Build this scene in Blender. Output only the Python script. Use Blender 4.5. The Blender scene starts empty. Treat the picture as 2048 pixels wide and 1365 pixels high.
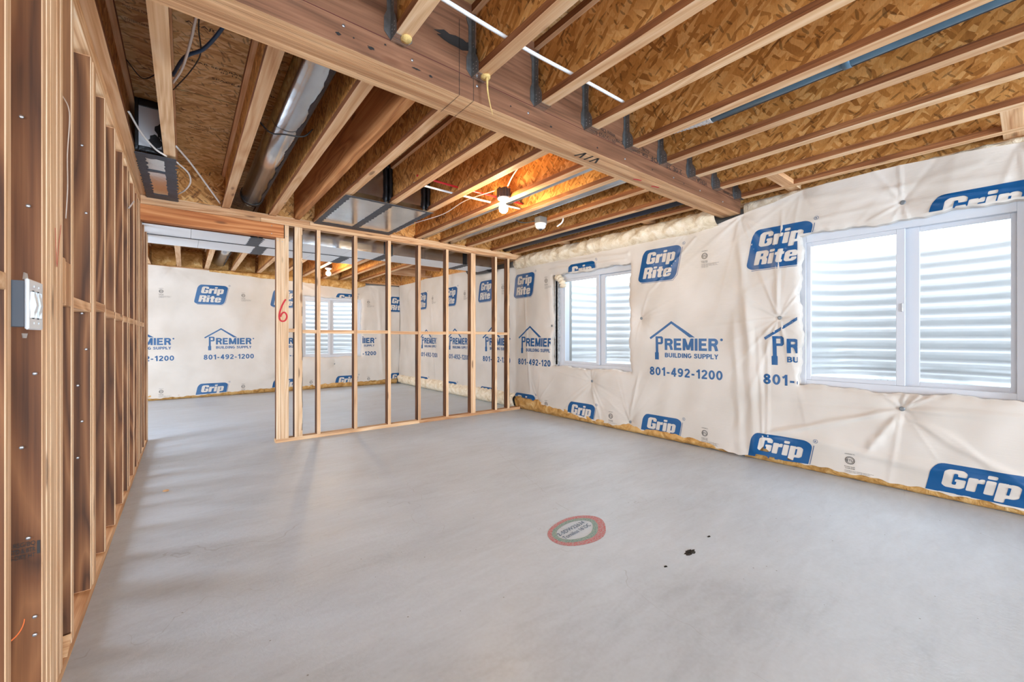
import bpy, bmesh, math, random
import numpy as np
from mathutils import Vector, Matrix
from mathutils.geometry import tessellate_polygon

# ---------------------------------------------------------------- camera, world, light, exposure
sc = bpy.context.scene
COL = sc.collection
YAW = math.atan(654 / 825)
cd = bpy.data.cameras.new('camera')
cam = bpy.data.objects.new('camera', cd); COL.objects.link(cam)
cam.location = (0, 0, 1.10)
cam.rotation_euler = (math.pi / 2, 0, -YAW)
cd.sensor_width = 36
cd.lens = 825 / 2048 * 36
cd.shift_y = -7.5 / 2048
cd.clip_start = 0.02
sc.camera = cam
sc.view_settings.view_transform = 'Standard'
sc.view_settings.look = 'None'
sc.view_settings.gamma = 1
sc.view_settings.use_curve_mapping = False
sc.view_settings.exposure = 1.45
sc.cycles.use_denoising = True
sc.cycles.max_bounces = 12
sc.cycles.diffuse_bounces = 9
sc.cycles.glossy_bounces = 4
sc.cycles.sample_clamp_indirect = 6

w = bpy.data.worlds.new('sky'); sc.world = w; w.use_nodes = True
wn = w.node_tree.nodes; wl = w.node_tree.links
bg = wn['Background']
bg.inputs[0].default_value = (0.76, 0.88, 1.0, 1)
bg.inputs[1].default_value = 2.85


def area(name, loc, rot, sx, sy, power, col=(1, 1, 1)):
    l = bpy.data.lights.new(name, 'AREA'); l.shape = 'RECTANGLE'
    l.size = sx; l.size_y = sy; l.energy = power; l.color = col
    o = bpy.data.objects.new(name, l); COL.objects.link(o)
    o.location = loc; o.rotation_euler = rot
    return o


H = math.pi / 2
# added fill lights out of view, cool as daylight; no openings are modelled there
area('fill_light_side', (3.9, -4.6, 1.1), (0, H + .4, 0), 1.9, 2.6, 60, (0.66, 0.82, 1.0))
area('fill_light_rear', (1.1, -7.0, .95), (H + .35, 0, 0), 2.4, 1.8, 300, (0.66, 0.82, 1.0))
area('fill_light_left_room', (-4.0, -3.4, 1.2), (0, -H, 0), 1.9, 5.2, 120, (0.78, 0.88, 1.0))
area('fill_light_left_room_second', (-4.0, 4.9, 1.2), (0, -H, 0), 1.9, 1.9, 105, (0.78, 0.88, 1.0))
area('fill_light_back_room', (-3.9, 7.6, 1.2), (0, -H, 0), 2.0, 2.6, 50, (0.80, 0.89, 1.0))

rng = random.Random(7)
ZJ, ZS = 2.36, 2.715          # joist underside, subfloor underside

# ---------------------------------------------------------------- helpers
def tag(o, label=None, cat=None, group=None, kind=None):
    if label: o['label'] = label
    if cat: o['category'] = cat
    if group: o['group'] = group
    if kind: o['kind'] = kind
    return o


def wloc(o):
    v = Vector(o.location)
    while o.parent:
        o = o.parent; v += Vector(o.location)
    return v


def link(name, me, mats, parent=None, loc=(0, 0, 0)):
    o = bpy.data.objects.new(name, me); COL.objects.link(o)
    if me is not None:
        for m in (mats if isinstance(mats, (list, tuple)) else [mats]):
            if m.name not in [x.name for x in me.materials if x]: me.materials.append(m)
    loc = Vector(loc)
    if parent:
        o.parent = parent; o.location = loc - wloc(parent)
    else:
        o.location = loc
    return o


def empty(name, loc=(0, 0, 0), parent=None):
    o = bpy.data.objects.new(name, None); COL.objects.link(o)
    o.empty_display_size = .1
    if parent: o.parent = parent; o.location = Vector(loc) - wloc(parent)
    else: o.location = loc
    return o


def bm_mesh(bm, name='m', smooth=False):
    me = bpy.data.meshes.new(name); bm.to_mesh(me); bm.free()
    if smooth: me.polygons.foreach_set('use_smooth', [True] * len(me.polygons))
    return me


def box_bm(bm, a, b, bevel=0.0):
    a = Vector(a); b = Vector(b)
    r = bmesh.ops.create_cube(bm, size=1)
    for v in r['verts']:
        v.co = Vector([(a[i] + b[i]) / 2 + v.co[i] * (b[i] - a[i]) for i in range(3)])
    if bevel:
        es = list({e for v in r['verts'] for e in v.link_edges})
        bmesh.ops.bevel(bm, geom=es, offset=bevel, segments=1, affect='EDGES')


def box(name, a, b, mat, parent=None, bevel=0.0015):
    """axis-aligned board between world corners a and b; its origin is its own low corner"""
    a, bb = Vector([min(a[i], b[i]) for i in range(3)]), Vector([max(a[i], b[i]) for i in range(3)])
    bm = bmesh.new(); box_bm(bm, (0, 0, 0), bb - a, bevel)
    return link(name, bm_mesh(bm, name), mat, parent, a)


def multi(name, boxes, mat, parent=None, bevel=0.0015):
    o = Vector(boxes[0][0])
    bm = bmesh.new()
    for a, b in boxes: box_bm(bm, Vector(a) - o, Vector(b) - o, bevel)
    return link(name, bm_mesh(bm, name), mat, parent, o)


def tube_bm(bm, pts, r, seg=10, cap=True, radii=None):
    pts = [Vector(p) for p in pts]
    rings = []
    up = Vector((0, 0, 1))
    prevx = None
    for i, p in enumerate(pts):
        t = (pts[min(i + 1, len(pts) - 1)] - pts[max(i - 1, 0)]).normalized()
        if prevx is None:
            x = t.cross(up if abs(t.z) < .95 else Vector((1, 0, 0))).normalized()
        else:
            x = (prevx - t * prevx.dot(t)).normalized()
        prevx = x
        y = t.cross(x)
        rr = radii[i] if radii else r
        rings.append([bm.verts.new(p + (x * math.cos(2 * math.pi * k / seg) + y * math.sin(2 * math.pi * k / seg)) * rr) for k in range(seg)])
    for a, b in zip(rings, rings[1:]):
        for k in range(seg):
            bm.faces.new((a[k], a[(k + 1) % seg], b[(k + 1) % seg], b[k]))
    if cap:
        bm.faces.new(rings[0][::-1]); bm.faces.new(rings[-1])


def spline(ctrl, n=10):
    P = [Vector(p) for p in ctrl]
    P = [P[0] * 2 - P[1]] + P + [P[-1] * 2 - P[-2]]
    out = []
    for i in range(1, len(P) - 2):
        for k in range(n):
            t = k / n
            out.append(.5 * ((2 * P[i]) + (-P[i - 1] + P[i + 1]) * t + (2 * P[i - 1] - 5 * P[i] + 4 * P[i + 1] - P[i + 2]) * t * t + (-P[i - 1] + 3 * P[i] - 3 * P[i + 1] + P[i + 2]) * t ** 3))
    out.append(P[-2])
    return out


def tube(name, pts, r, mat, parent=None, seg=10, radii=None, curve=0):
    if curve: pts = spline(pts, curve)
    o = Vector(pts[0]); bm = bmesh.new()
    tube_bm(bm, [Vector(p) - o for p in pts], r, seg, True, radii)
    return link(name, bm_mesh(bm, name, True), mat, parent, o)


def lathe(name, prof, mat, loc, parent=None, seg=28, axis='z'):
    """prof: (radius, height) pairs around the vertical axis"""
    bm = bmesh.new(); rings = []
    for r, z in prof:
        if r < 1e-5: rings.append([bm.verts.new((0, 0, z))])
        else: rings.append([bm.verts.new((r * math.cos(2 * math.pi * k / seg), r * math.sin(2 * math.pi * k / seg), z)) for k in range(seg)])
    for a, b in zip(rings, rings[1:]):
        for k in range(seg):
            k2 = (k + 1) % seg
            if len(a) == 1 and len(b) == 1: continue
            if len(a) == 1: bm.faces.new((a[0], b[k2], b[k]))
            elif len(b) == 1: bm.faces.new((a[k], a[k2], b[0]))
            else: bm.faces.new((a[k], a[k2], b[k2], b[k]))
    bmesh.ops.recalc_face_normals(bm, faces=bm.faces)
    me = bm_mesh(bm, name, True)
    o = link(name, me, mat, parent, loc)
    if axis == 'x': o.rotation_euler = (0, H, 0)
    return o


def polyplate(name, pts, thick, mat, parent=None, nrm=None):
    """flat plate from a world-space polygon with thickness along its normal"""
    P = [Vector(p) for p in pts]; o = P[0].copy()
    n = nrm or (P[1] - P[0]).cross(P[2] - P[0]).normalized()
    bm = bmesh.new()
    a = [bm.verts.new(p - o) for p in P]; b = [bm.verts.new(p - o + Vector(n) * thick) for p in P]
    bm.faces.new(a[::-1]); bm.faces.new(b)
    for k in range(len(P)):
        bm.faces.new((a[k], a[(k + 1) % len(P)], b[(k + 1) % len(P)], b[k]))
    bmesh.ops.recalc_face_normals(bm, faces=bm.faces)
    return link(name, bm_mesh(bm, name), mat, parent, o)

# ---------------------------------------------------------------- materials
def srgb(r, g, b):
    f = lambda c: (c / 255) / 12.92 if c / 255 <= .04045 else ((c / 255 + .055) / 1.055) ** 2.4
    return (f(r), f(g), f(b), 1)


class NT:
    def __init__(s, name):
        s.m = bpy.data.materials.new(name); s.m.use_nodes = True
        s.t = s.m.node_tree; s.b = s.t.nodes['Principled BSDF']
    def n(s, typ, **kw):
        nd = s.t.nodes.new('ShaderNode' + typ)
        for k, v in kw.items():
            if k.startswith('i_'):
                nd.inputs[k[2:].replace('_', ' ')].default_value = v
            else: setattr(nd, k, v)
        return nd
    def l(s, a, b): s.t.links.new(a, b)
    def set(s, **kw):
        for k, v in kw.items(): s.b.inputs[k.replace('_', ' ')].default_value = v
    def coord(s, rand=0.0, scale=(1, 1, 1), rot=(0, 0, 0), src='Object', base=None):
        if base is None:
            tc = s.n('TexCoord'); out = tc.outputs[src]
            if rand:
                oi = s.n('ObjectInfo'); mu = s.n('Math', operation='MULTIPLY'); mu.inputs[1].default_value = rand
                s.l(oi.outputs['Random'], mu.inputs[0])
                ad = s.n('VectorMath', operation='ADD'); s.l(out, ad.inputs[0]); s.l(mu.outputs[0], ad.inputs[1]); out = ad.outputs[0]
        else: out = base
        mp = s.n('Mapping'); mp.inputs['Scale'].default_value = scale; mp.inputs['Rotation'].default_value = rot
        s.l(out, mp.inputs[0]); return mp.outputs[0]
    def noise(s, vec, scale=1, detail=3, rough=.5, dist=0):
        nd = s.n('TexNoise'); nd.inputs['Scale'].default_value = scale; nd.inputs['Detail'].default_value = detail
        nd.inputs['Roughness'].default_value = rough; nd.inputs['Distortion'].default_value = dist
        s.l(vec, nd.inputs['Vector']); return nd.outputs[0]
    def ramp(s, fac, stops, interp='LINEAR'):
        r = s.n('ValToRGB'); r.color_ramp.interpolation = interp
        e = r.color_ramp.elements
        while len(e) > len(stops): e.remove(e[-1])
        while len(e) < len(stops): e.new(1)
        for x, (p, c) in zip(e, stops):
            x.position = p; x.color = c if len(c) == 4 else (*c, 1)
        s.l(fac, r.inputs[0]); return r.outputs[0]
    def math(s, op, a, b=None, c=None):
        m = s.n('Math', operation=op)
        for i, x in enumerate((a, b, c)):
            if x is None: continue
            if isinstance(x, (int, float)): m.inputs[i].default_value = x
            else: s.l(x, m.inputs[i])
        return m.outputs[0]
    def mix(s, fac, a, b, mode='MIX'):
        m = s.n('Mix', data_type='RGBA', blend_type=mode)
        for sock, x in ((m.inputs['Factor'], fac), (m.inputs[6], a), (m.inputs[7], b)):
            if isinstance(x, (int, float)): sock.default_value = x
            elif isinstance(x, tuple): sock.default_value = x
            else: s.l(x, sock)
        return m.outputs[2]
    def bump(s, h, strength=.3, dist=.01):
        b = s.n('Bump'); b.inputs['Strength'].default_value = strength; b.inputs['Distance'].default_value = dist
        s.l(h, b.inputs['Height']); s.l(b.outputs[0], s.b.inputs['Normal'])


def wood(name, axis, lo, mid, hi, ringamt=.55, lam=0, layer_axis=None, knots=True):
    q = NT(name)
    def sc3(long, across):
        v = [across] * 3; v['xyz'.index(axis)] = long; return tuple(v)
    rings = q.noise(q.coord(31, sc3(.55, 5.5)), 1, 2, .45, .35)
    ring = q.math('PINGPONG', q.math('MULTIPLY', rings, 9), .5)
    ring = q.math('MULTIPLY', ring, 2)
    fine = q.noise(q.coord(17, sc3(1.6, 95)), 1, 5, .6)
    fac = q.math('ADD', q.math('MULTIPLY', ring, ringamt * .5), q.math('MULTIPLY', fine, 1 - ringamt * .5))
    col = q.ramp(fac, [(.25, lo), (.52, mid), (.78, hi)])
    oi = q.n('ObjectInfo')
    var = q.ramp(oi.outputs['Random'], [(0, (.70, .60, .52)), (.35, (1, .93, .85)), (.7, (.90, .86, .80)), (1, (1.0, 1.0, .98))])
    col = q.mix(1.0, col, var, 'MULTIPLY')
    if layer_axis is not None:      # glued veneer lines on laminated lumber
        sp = q.n('SeparateXYZ'); tc = q.n('TexCoord'); q.l(tc.outputs['Object'], sp.inputs[0])
        f = q.math('FRACT', q.math('MULTIPLY', sp.outputs['XYZ'.index(layer_axis.upper())], 1 / .0065))
        ln = q.math('LESS_THAN', f, .16)
        patch = q.math('GREATER_THAN', q.noise(q.coord(5, sc3(1.3, 60)), 1, 2), .50)
        col = q.mix(q.math('MULTIPLY', ln, q.math('MULTIPLY', patch, .6)), col, srgb(70, 45, 30))
    if knots:
        vo = q.n('TexVoronoi'); vo.inputs['Scale'].default_value = 1; q.l(q.coord(23, sc3(1.9, 7)), vo.inputs['Vector'])
        k = q.ramp(vo.outputs['Distance'], [(.07, (1, 1, 1)), (.13, (0, 0, 0))])
        col = q.mix(q.math('MULTIPLY', k, .65), col, srgb(92, 52, 28))
    q.l(col, q.b.inputs['Base Color'])
    q.set(Roughness=.62)
    q.b.inputs['Specular IOR Level'].default_value = .25
    q.bump(fine, .25, .002)
    return q.m


L_LO, L_MID, L_HI = srgb(188, 136, 94), srgb(226, 184, 142), srgb(244, 216, 182)
LUM = {a: wood('lumber_' + a, a, L_LO, L_MID, L_HI) for a in 'xyz'}
HDR = wood('header_lumber', 'x', srgb(170, 98, 52), srgb(205, 135, 82), srgb(222, 160, 108), .8)
STUD_LIT = wood('stud_edge_lit_lumber', 'z', srgb(204, 160, 120), srgb(236, 202, 166), srgb(250, 228, 200), .4)  # room-facing edges: the brighter light they catch is put into the colour
STUD_SHADE = wood('stud_face_shaded_lumber', 'z', srgb(72, 44, 26), srgb(110, 70, 42), srgb(140, 96, 62), .9)  # wide faces: brown wood, darkened further with shade put into the colour
FLG_S = wood('flange_side_shaded_lumber', 'y', srgb(96, 56, 32), srgb(142, 90, 54), srgb(168, 116, 76), .4, layer_axis='z', knots=False)  # laminated brown sides, with shade from the lamps' direction put into the colour
FLG_B = wood('flange_lumber', 'y', srgb(204, 156, 112), srgb(230, 192, 152), srgb(246, 220, 188), .5)  # paler than the sides: light bounced up from the floor put into the colour
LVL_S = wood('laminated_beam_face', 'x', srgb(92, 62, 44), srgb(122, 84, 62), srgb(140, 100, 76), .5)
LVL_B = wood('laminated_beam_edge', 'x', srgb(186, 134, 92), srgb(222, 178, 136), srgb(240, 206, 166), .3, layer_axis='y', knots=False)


def osb(name, plane, cols, dark=.8, sc_=1.0, rndm=9, angs=(.2, 1.15, -.65, 2.2, .75)):
    """oriented strand board: overlapping flakes lying in the given plane"""
    q = NT(name)
    tc = q.n('TexCoord'); oi = q.n('ObjectInfo')
    ad = q.n('VectorMath', operation='ADD'); q.l(tc.outputs['Object'], ad.inputs[0])
    mu = q.math('MULTIPLY', oi.outputs['Random'], rndm); q.l(mu, ad.inputs[1])
    sp = q.n('SeparateXYZ'); q.l(ad.outputs[0], sp.inputs[0])
    cb = q.n('CombineXYZ')
    q.l(sp.outputs['XYZ'.index(plane[0].upper())], cb.inputs[0]); q.l(sp.outputs['XYZ'.index(plane[1].upper())], cb.inputs[1])
    base = cb.outputs[0]
    wn_ = q.n('TexNoise'); wn_.inputs['Scale'].default_value = 7; wn_.inputs['Detail'].default_value = 2; q.l(base, wn_.inputs['Vector'])
    wm = q.n('VectorMath', operation='SCALE'); wm.inputs['Scale'].default_value = .035; q.l(wn_.outputs['Color'], wm.inputs[0])
    wa = q.n('VectorMath', operation='ADD'); q.l(base, wa.inputs[0]); q.l(wm.outputs[0], wa.inputs[1]); base = wa.outputs[0]
    col = None; hgt = None
    for k, (ang, lx, ly) in enumerate(zip(angs, (14, 15, 17, 16, 19), (62, 70, 66, 74, 88))):
        vec = q.coord(scale=(1, 1, 1), rot=(0, 0, ang), base=base)
        vec = q.coord(scale=(lx * sc_, ly * sc_, 1), base=vec)
        vo = q.n('TexVoronoi', voronoi_dimensions='2D'); vo.inputs['Scale'].default_value = 1; vo.inputs['Randomness'].default_value = 1
        q.l(vec, vo.inputs['Vector'])
        sx = q.n('SeparateColor'); q.l(vo.outputs['Color'], sx.inputs[0])
        c = q.ramp(sx.outputs[0], cols)
        if col is None: col, hgt = c, sx.outputs[0]
        else:
            msk = q.math('LESS_THAN', sx.outputs[1], .45)
            col = q.mix(msk, col, c)
            hgt = q.math('ADD', q.math('MULTIPLY', msk, q.math('SUBTRACT', sx.outputs[0], hgt)), hgt)
    # dark slivers
    for ang, lx, ly, th in ((.5, 30, 130, .075), (-.9, 34, 150, .06), (1.9, 26, 110, .05)):
        vec = q.coord(scale=(1, 1, 1), rot=(0, 0, ang), base=base)
        vec = q.coord(scale=(lx * sc_, ly * sc_, 1), base=vec)
        vo = q.n('TexVoronoi', voronoi_dimensions='2D'); vo.inputs['Scale'].default_value = 1; q.l(vec, vo.inputs['Vector'])
        sx = q.n('SeparateColor'); q.l(vo.outputs['Color'], sx.inputs[0])
        m = q.math('MULTIPLY', q.math('LESS_THAN', sx.outputs[2], th), dark)
        m = q.math('MULTIPLY', m, q.math('LESS_THAN', vo.outputs['Distance'], .42))
        col = q.mix(m, col, srgb(62, 36, 16))
    fine = q.noise(q.coord(scale=(60, 200, 60)), 1, 3)
    col = q.mix(.35, col, q.ramp(fine, [(.3, (.55, .5, .45)), (.7, (1, 1, 1))]), 'MULTIPLY')
    q.l(col, q.b.inputs['Base Color']); q.set(Roughness=.55)
    q.b.inputs['Specular IOR Level'].default_value = .3
    q.bump(hgt, .35, .002)
    return q.m


OW = [(0, srgb(160, 104, 48)), (.3, srgb(198, 136, 68)), (.65, srgb(216, 156, 86)), (1, srgb(230, 178, 112))]
OS = [(0, srgb(184, 138, 84)), (.3, srgb(214, 170, 112)), (.65, srgb(230, 192, 134)), (1, srgb(240, 210, 160))]
OSB_YZ = osb('strand_board_web', 'yz', OW, .5, .6)
OSB_XZ = osb('strand_board_blocking', 'xz', OW, .5, .6)
OSB_XY = osb('strand_board_deck', 'xy', OS, .45, .6, 9, (.12, .45, -.35, .8, -.1))


def plain(name, col, rough=.5, metal=0, bump=None, spec=.5, vary=0, vscale=8):
    q = NT(name); q.set(Base_Color=col, Roughness=rough, Metallic=metal)
    q.b.inputs['Specular IOR Level'].default_value = spec
    v = q.coord(3)
    nz = q.noise(v, vscale, 4)
    if vary:
        d = tuple(c * (1 - vary) for c in col[:3])
        q.l(q.ramp(nz, [(.3, d), (.7, col)]), q.b.inputs['Base Color'])
    if bump:
        q.bump(q.noise(q.coord(), bump[0], 5, .6), bump[1], bump[2])
    return q.m


GALV = plain('galvanised_metal', (.62, .64, .66, 1), .2, 1, (6, .12, .02), .5, .25, 3)
GALVD = plain('dull_galvanised_steel', (.30, .31, .31, 1), .42, .9, None, .5, .3, 40)
MASTIC = plain('grey_duct_mastic', srgb(58, 64, 74), .5, 0, (60, .6, .004), .4, .4, 14)
BLACKM = plain('black_duct_mastic', srgb(22, 22, 24), .35, 0, (45, .7, .006), .5, .3, 14)
WDUCT = plain('bright_duct_sheet', (.80, .81, .83, 1), .38, .35, (5, .05, .01), .5, .08, 2)
BLUEPIPE = plain('blue_grey_sealed_pipe', srgb(84, 112, 130), .3, .35, (30, .3, .003), .5, .3, 9)
NAVY = plain('dark_drain_pipe', srgb(26, 32, 48), .4)
WHITEP = plain('white_plastic', srgb(232, 232, 230), .3)
PLATE = plain('glossy_switch_plastic', srgb(214, 218, 220), .15)
WIREW = plain('white_cable_jacket', srgb(222, 215, 208), .4)
WIRET = plain('tan_cord', srgb(190, 166, 146), .6)
WIREB = plain('blue_cable_jacket', srgb(28, 62, 96), .4)
WIREK = plain('black_cable_jacket', srgb(38, 34, 32), .5)
WIREY = plain('yellow_cable_jacket', srgb(225, 180, 40), .4)
REDP = plain('red_water_tube', srgb(200, 38, 44), .3)
BLUEBOX = plain('grey_plastic_box', srgb(112, 110, 108), .5)
VINYL = plain('white_vinyl_frame', srgb(196, 198, 203), .32, 0, (12, .04, .002))
WELLM = plain('pale_corrugated_steel', srgb(214, 215, 216), .38, .1, (8, .12, .01), .5, .05, 2)
FOAM = plain('expanding_foam', srgb(226, 190, 120), .8, 0, (70, .8, .01), .3, .3, 30)
NAIL = plain('nail_steel', (.55, .56, .58, 1), .35, .9)
SOOT = plain('black_stain', srgb(30, 24, 20), .8)
INK = plain('black_ink', srgb(34, 28, 24), .7)
REDINK = plain('red_crayon', srgb(200, 40, 48), .7)
ORANGE = plain('orange_crayon', srgb(216, 104, 44), .7)
GREENL = plain('green_chalk_line', srgb(52, 92, 62), .8)
CONC_W = plain('concrete_wall', srgb(150, 148, 144), .85, 0, (30, .4, .006), .3, .2, 5)
GRAVEL = plain('gravel', srgb(150, 140, 125), .9, 0, (60, .9, .03), .3, .5, 50)
CAP = plain('cap_washer', srgb(120, 124, 126), .4, .3)


def glass():
    q = NT('window_glass'); t = q.t; t.nodes.remove(q.b)
    out = t.nodes['Material Output']
    tr = q.n('BsdfTransparent'); gl = q.n('BsdfGlossy'); gl.inputs['Roughness'].default_value = .02
    fr = q.n('LayerWeight'); fr.inputs[0].default_value = .5
    fac = q.math('ADD', q.math('MULTIPLY', q.math('POWER', fr.outputs['Facing'], 5), .8), .012)
    mx = q.n('MixShader'); q.l(fac, mx.inputs[0]); q.l(tr.outputs[0], mx.inputs[1]); q.l(gl.outputs[0], mx.inputs[2])
    tr.inputs[0].default_value = (.97, .985, .99, 1)
    q.l(mx.outputs[0], out.inputs[0]); return q.m


GLASS = glass()


def sheeting():
    q = NT('white_plastic_sheeting')
    v = q.coord(0, (1, 1, 1))
    n1 = q.noise(v, 2.2, 3); n2 = q.noise(v, 26, 4, .6, .6)
    q.l(q.ramp(n1, [(.3, srgb(212, 201, 188)), (.7, srgb(228, 218, 207))]), q.b.inputs['Base Color'])
    q.set(Roughness=.42); q.b.inputs['Specular IOR Level'].default_value = .38
    wv = q.noise(q.coord(0, (1, 1, 7)), 9, 4, .6, 1.2)
    h = q.math('ADD', q.math('MULTIPLY', n2, .35), q.math('MULTIPLY', wv, .65))
    q.bump(h, .3, .006)
    tl = q.n('BsdfTranslucent'); tl.inputs[0].default_value = (.80, .79, .77, 1)     # thin film lets some daylight through
    mx = q.n('MixShader'); mx.inputs[0].default_value = .2
    q.l(q.b.outputs[0], mx.inputs[1]); q.l(tl.outputs[0], mx.inputs[2]); q.l(mx.outputs[0], q.t.nodes['Material Output'].inputs[0])
    return q.m


SHEET = sheeting()
BLUE = plain('blue_print', srgb(0, 74, 124), .36, 0, (26, .25, .004), .4)
PGREY = plain('grey_print', srgb(92, 96, 104), .5)


def concrete():
    q = NT('concrete_floor')
    v = q.coord(0)
    a = q.noise(q.coord(0, (1, 1.8, 1)), .9, 5, .55, .4); b = q.noise(q.coord(0, (1.5, 5, 1)), 3.2, 5, .6, .8); c = q.noise(v, 60, 4)
    f = q.math('ADD', q.math('MULTIPLY', a, .55), q.math('ADD', q.math('MULTIPLY', b, .3), q.math('MULTIPLY', c, .15)))
    col = q.ramp(f, [(.30, srgb(172, 182, 193)), (.48, srgb(192, 203, 215)), (.66, srgb(205, 217, 230))])
    spk = q.n('TexVoronoi'); spk.inputs['Scale'].default_value = 16; q.l(v, spk.inputs['Vector'])
    sx = q.n('SeparateColor'); q.l(spk.outputs['Color'], sx.inputs[0])
    m = q.math('MULTIPLY', q.math('LESS_THAN', spk.outputs['Distance'], .055), q.math('LESS_THAN', sx.outputs[0], .22))
    col = q.mix(q.math('MULTIPLY', m, .6), col, srgb(84, 80, 76))
    # hairline cracks
    dw = q.noise(v, 2.5, 3)
    vc = q.n('TexVoronoi', feature='DISTANCE_TO_EDGE'); vc.inputs['Scale'].default_value = .55
    va = q.n('VectorMath', operation='ADD'); q.l(v, va.inputs[0]); q.l(q.math('MULTIPLY', dw, .7), va.inputs[1]); q.l(va.outputs[0], vc.inputs['Vector'])
    cr = q.math('MULTIPLY', q.math('LESS_THAN', vc.outputs['Distance'], .0008), .22)
    cr = q.math('MULTIPLY', cr, q.math('GREATER_THAN', q.noise(v, 1.7, 2), .5))
    col = q.mix(cr, col, srgb(110, 106, 102))
    q.l(col, q.b.inputs['Base Color'])
    q.l(q.ramp(a, [(.3, (.34, .34, .34)), (.7, (.50, .50, .50))]), q.b.inputs['Roughness'])
    q.b.inputs['Specular IOR Level'].default_value = .45
    tro = q.noise(q.coord(0, (1, 1, 1)), 26, 5, .65, 1.6)
    soft = q.noise(v, 1.3, 2)
    amt = q.ramp(q.noise(v, .8, 2), [(.42, (.12, .12, .12)), (.62, (1, 1, 1))])
    hh = q.math('ADD', q.math('MULTIPLY', tro, q.math('MULTIPLY', amt, .5)), q.math('MULTIPLY', soft, .5))
    q.bump(hh, .35, .008)
    return q.m


CONC = concrete()


def batt(name, a, b, c):
    q = NT(name)
    v = q.coord(0); n1 = q.noise(v, 9, 5, .65, 1.0); n2 = q.noise(v, 90, 4)
    q.l(q.ramp(n1, [(.28, a), (.5, b), (.75, c)]), q.b.inputs['Base Color'])
    q.set(Roughness=.95); q.b.inputs['Specular IOR Level'].default_value = .1
    q.bump(q.math('ADD', n1, q.math('MULTIPLY', n2, .3)), .8, .02)
    return q.m


BATT_Y = batt('yellow_glass_wool', srgb(138, 96, 48), srgb(190, 144, 84), srgb(220, 186, 132))
BATT_W = batt('pale_glass_wool', srgb(196, 172, 138), srgb(226, 210, 184), srgb(240, 230, 214))

bulbm = NT('lit_bulb'); bulbm.set(Base_Color=(1, .9, .7, 1)); bulbm.b.inputs['Emission Color'].default_value = (1.0, .70, .36, 1)
bulbm.b.inputs['Emission Strength'].default_value = 210; BULB = bulbm.m

# ---------------------------------------------------------------- 2D print shapes
GLY = {
 'G': [([(.12,0),(.5,0),(.62,.1),(.62,.52),(.33,.52),(.33,.37),(.38,.37),(.38,.19),(.27,.19),(.27,.81),(.38,.81),(.38,.66),(.62,.66),(.62,.88),(.5,1),(.12,1),(0,.88),(0,.12)], []),],
 'r': [([(0,0),(.25,0),(.25,.50),(.42,.50),(.42,.75),(.31,.75),(.25,.67),(.25,.74),(0,.74)], [])],
 'i': [([(0,0),(.25,0),(.25,.74),(0,.74)], []), ([(0,.82),(.25,.82),(.25,1),(0,1)], [])],
 'p': [([(0,-.24),(.25,-.24),(.25,0),(.45,0),(.56,.1),(.56,.64),(.45,.75),(.31,.75),(.25,.69),(.25,.74),(0,.74)], [[(.25,.17),(.32,.17),(.32,.57),(.25,.57)]])],
 'R': [([(0,0),(.26,0),(.26,.40),(.34,.40),(.37,.32),(.37,0),(.63,0),(.63,.36),(.55,.48),(.63,.6),(.63,.88),(.51,1),(0,1)], [[(.26,.6),(.37,.6),(.37,.8),(.26,.8)]])],
 't': [([(.09,.1),(.17,0),(.4,0),(.4,.18),(.34,.18),(.34,.55),(.42,.55),(.42,.74),(.34,.74),(.34,.94),(.09,.94),(.09,.74),(0,.74),(0,.55),(.09,.55)], [])],
 'e': [([(.12,0),(.44,0),(.56,.1),(.56,.27),(.32,.27),(.32,.16),(.24,.16),(.24,.33),(.56,.33),(.56,.64),(.44,.75),(.12,.75),(0,.64),(0,.1)], [[(.24,.47),(.32,.47),(.32,.59),(.24,.59)]])],
}
ADV = {'G': .66, 'r': .45, 'i': .29, 'p': .6, 'R': .67, 't': .46, 'e': .6}


def rnd_poly(P, r, n=3):
    out = []
    N = len(P)
    for i in range(N):
        a, b, c = Vector(P[i - 1]), Vector(P[i]), Vector(P[(i + 1) % N])
        da, dc = (a - b), (c - b)
        rr = min(r, da.length * .45, dc.length * .45)
        p0 = b + da.normalized() * rr; p1 = b + dc.normalized() * rr
        for k in range(n + 1):
            t = k / n
            out.append(tuple((p0 * (1 - t) ** 2 + b * 2 * t * (1 - t) + p1 * t * t)))
    return out


def tess(loops):
    v3 = [[Vector((x, y, 0)) for x, y in L] for L in loops]
    flat = [p for L in v3 for p in L]
    tris = tessellate_polygon(v3)
    return np.array([(p.x, p.y) for p in flat]), [tuple(t) for t in tris]


def join(parts):
    V = []; T = []; o = 0
    for v, t in parts:
        V.append(np.asarray(v, float)); T += [tuple(i + o for i in q) for q in t]; o += len(v)
    return np.vstack(V), T


def text2d(s, h, bold=0.0, shear=0.0, width=None, font_space=1.0, align='LEFT'):
    cu = bpy.data.curves.new('txt', 'FONT'); cu.body = s; cu.size = 1
    cu.offset = bold; cu.shear = shear
    cu.resolution_u = 4; cu.space_character = font_space; cu.align_x = align
    cu.fill_mode = 'FRONT'
    o = bpy.data.objects.new('txt', cu); COL.objects.link(o)
    dg = bpy.context.evaluated_depsgraph_get(); ev = o.evaluated_get(dg); me = ev.to_mesh()
    V = np.array([(v.co.x, v.co.y) for v in me.vertices]); T = [tuple(p.vertices) for p in me.polygons]
    ev.to_mesh_clear(); bpy.data.objects.remove(o); bpy.data.curves.remove(cu)
    capref = .73
    V = V * (h / capref)
    if width:
        V[:, 0] = (V[:, 0] - V[:, 0].min()) * width / (V[:, 0].max() - V[:, 0].min())
    return V, T


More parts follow.
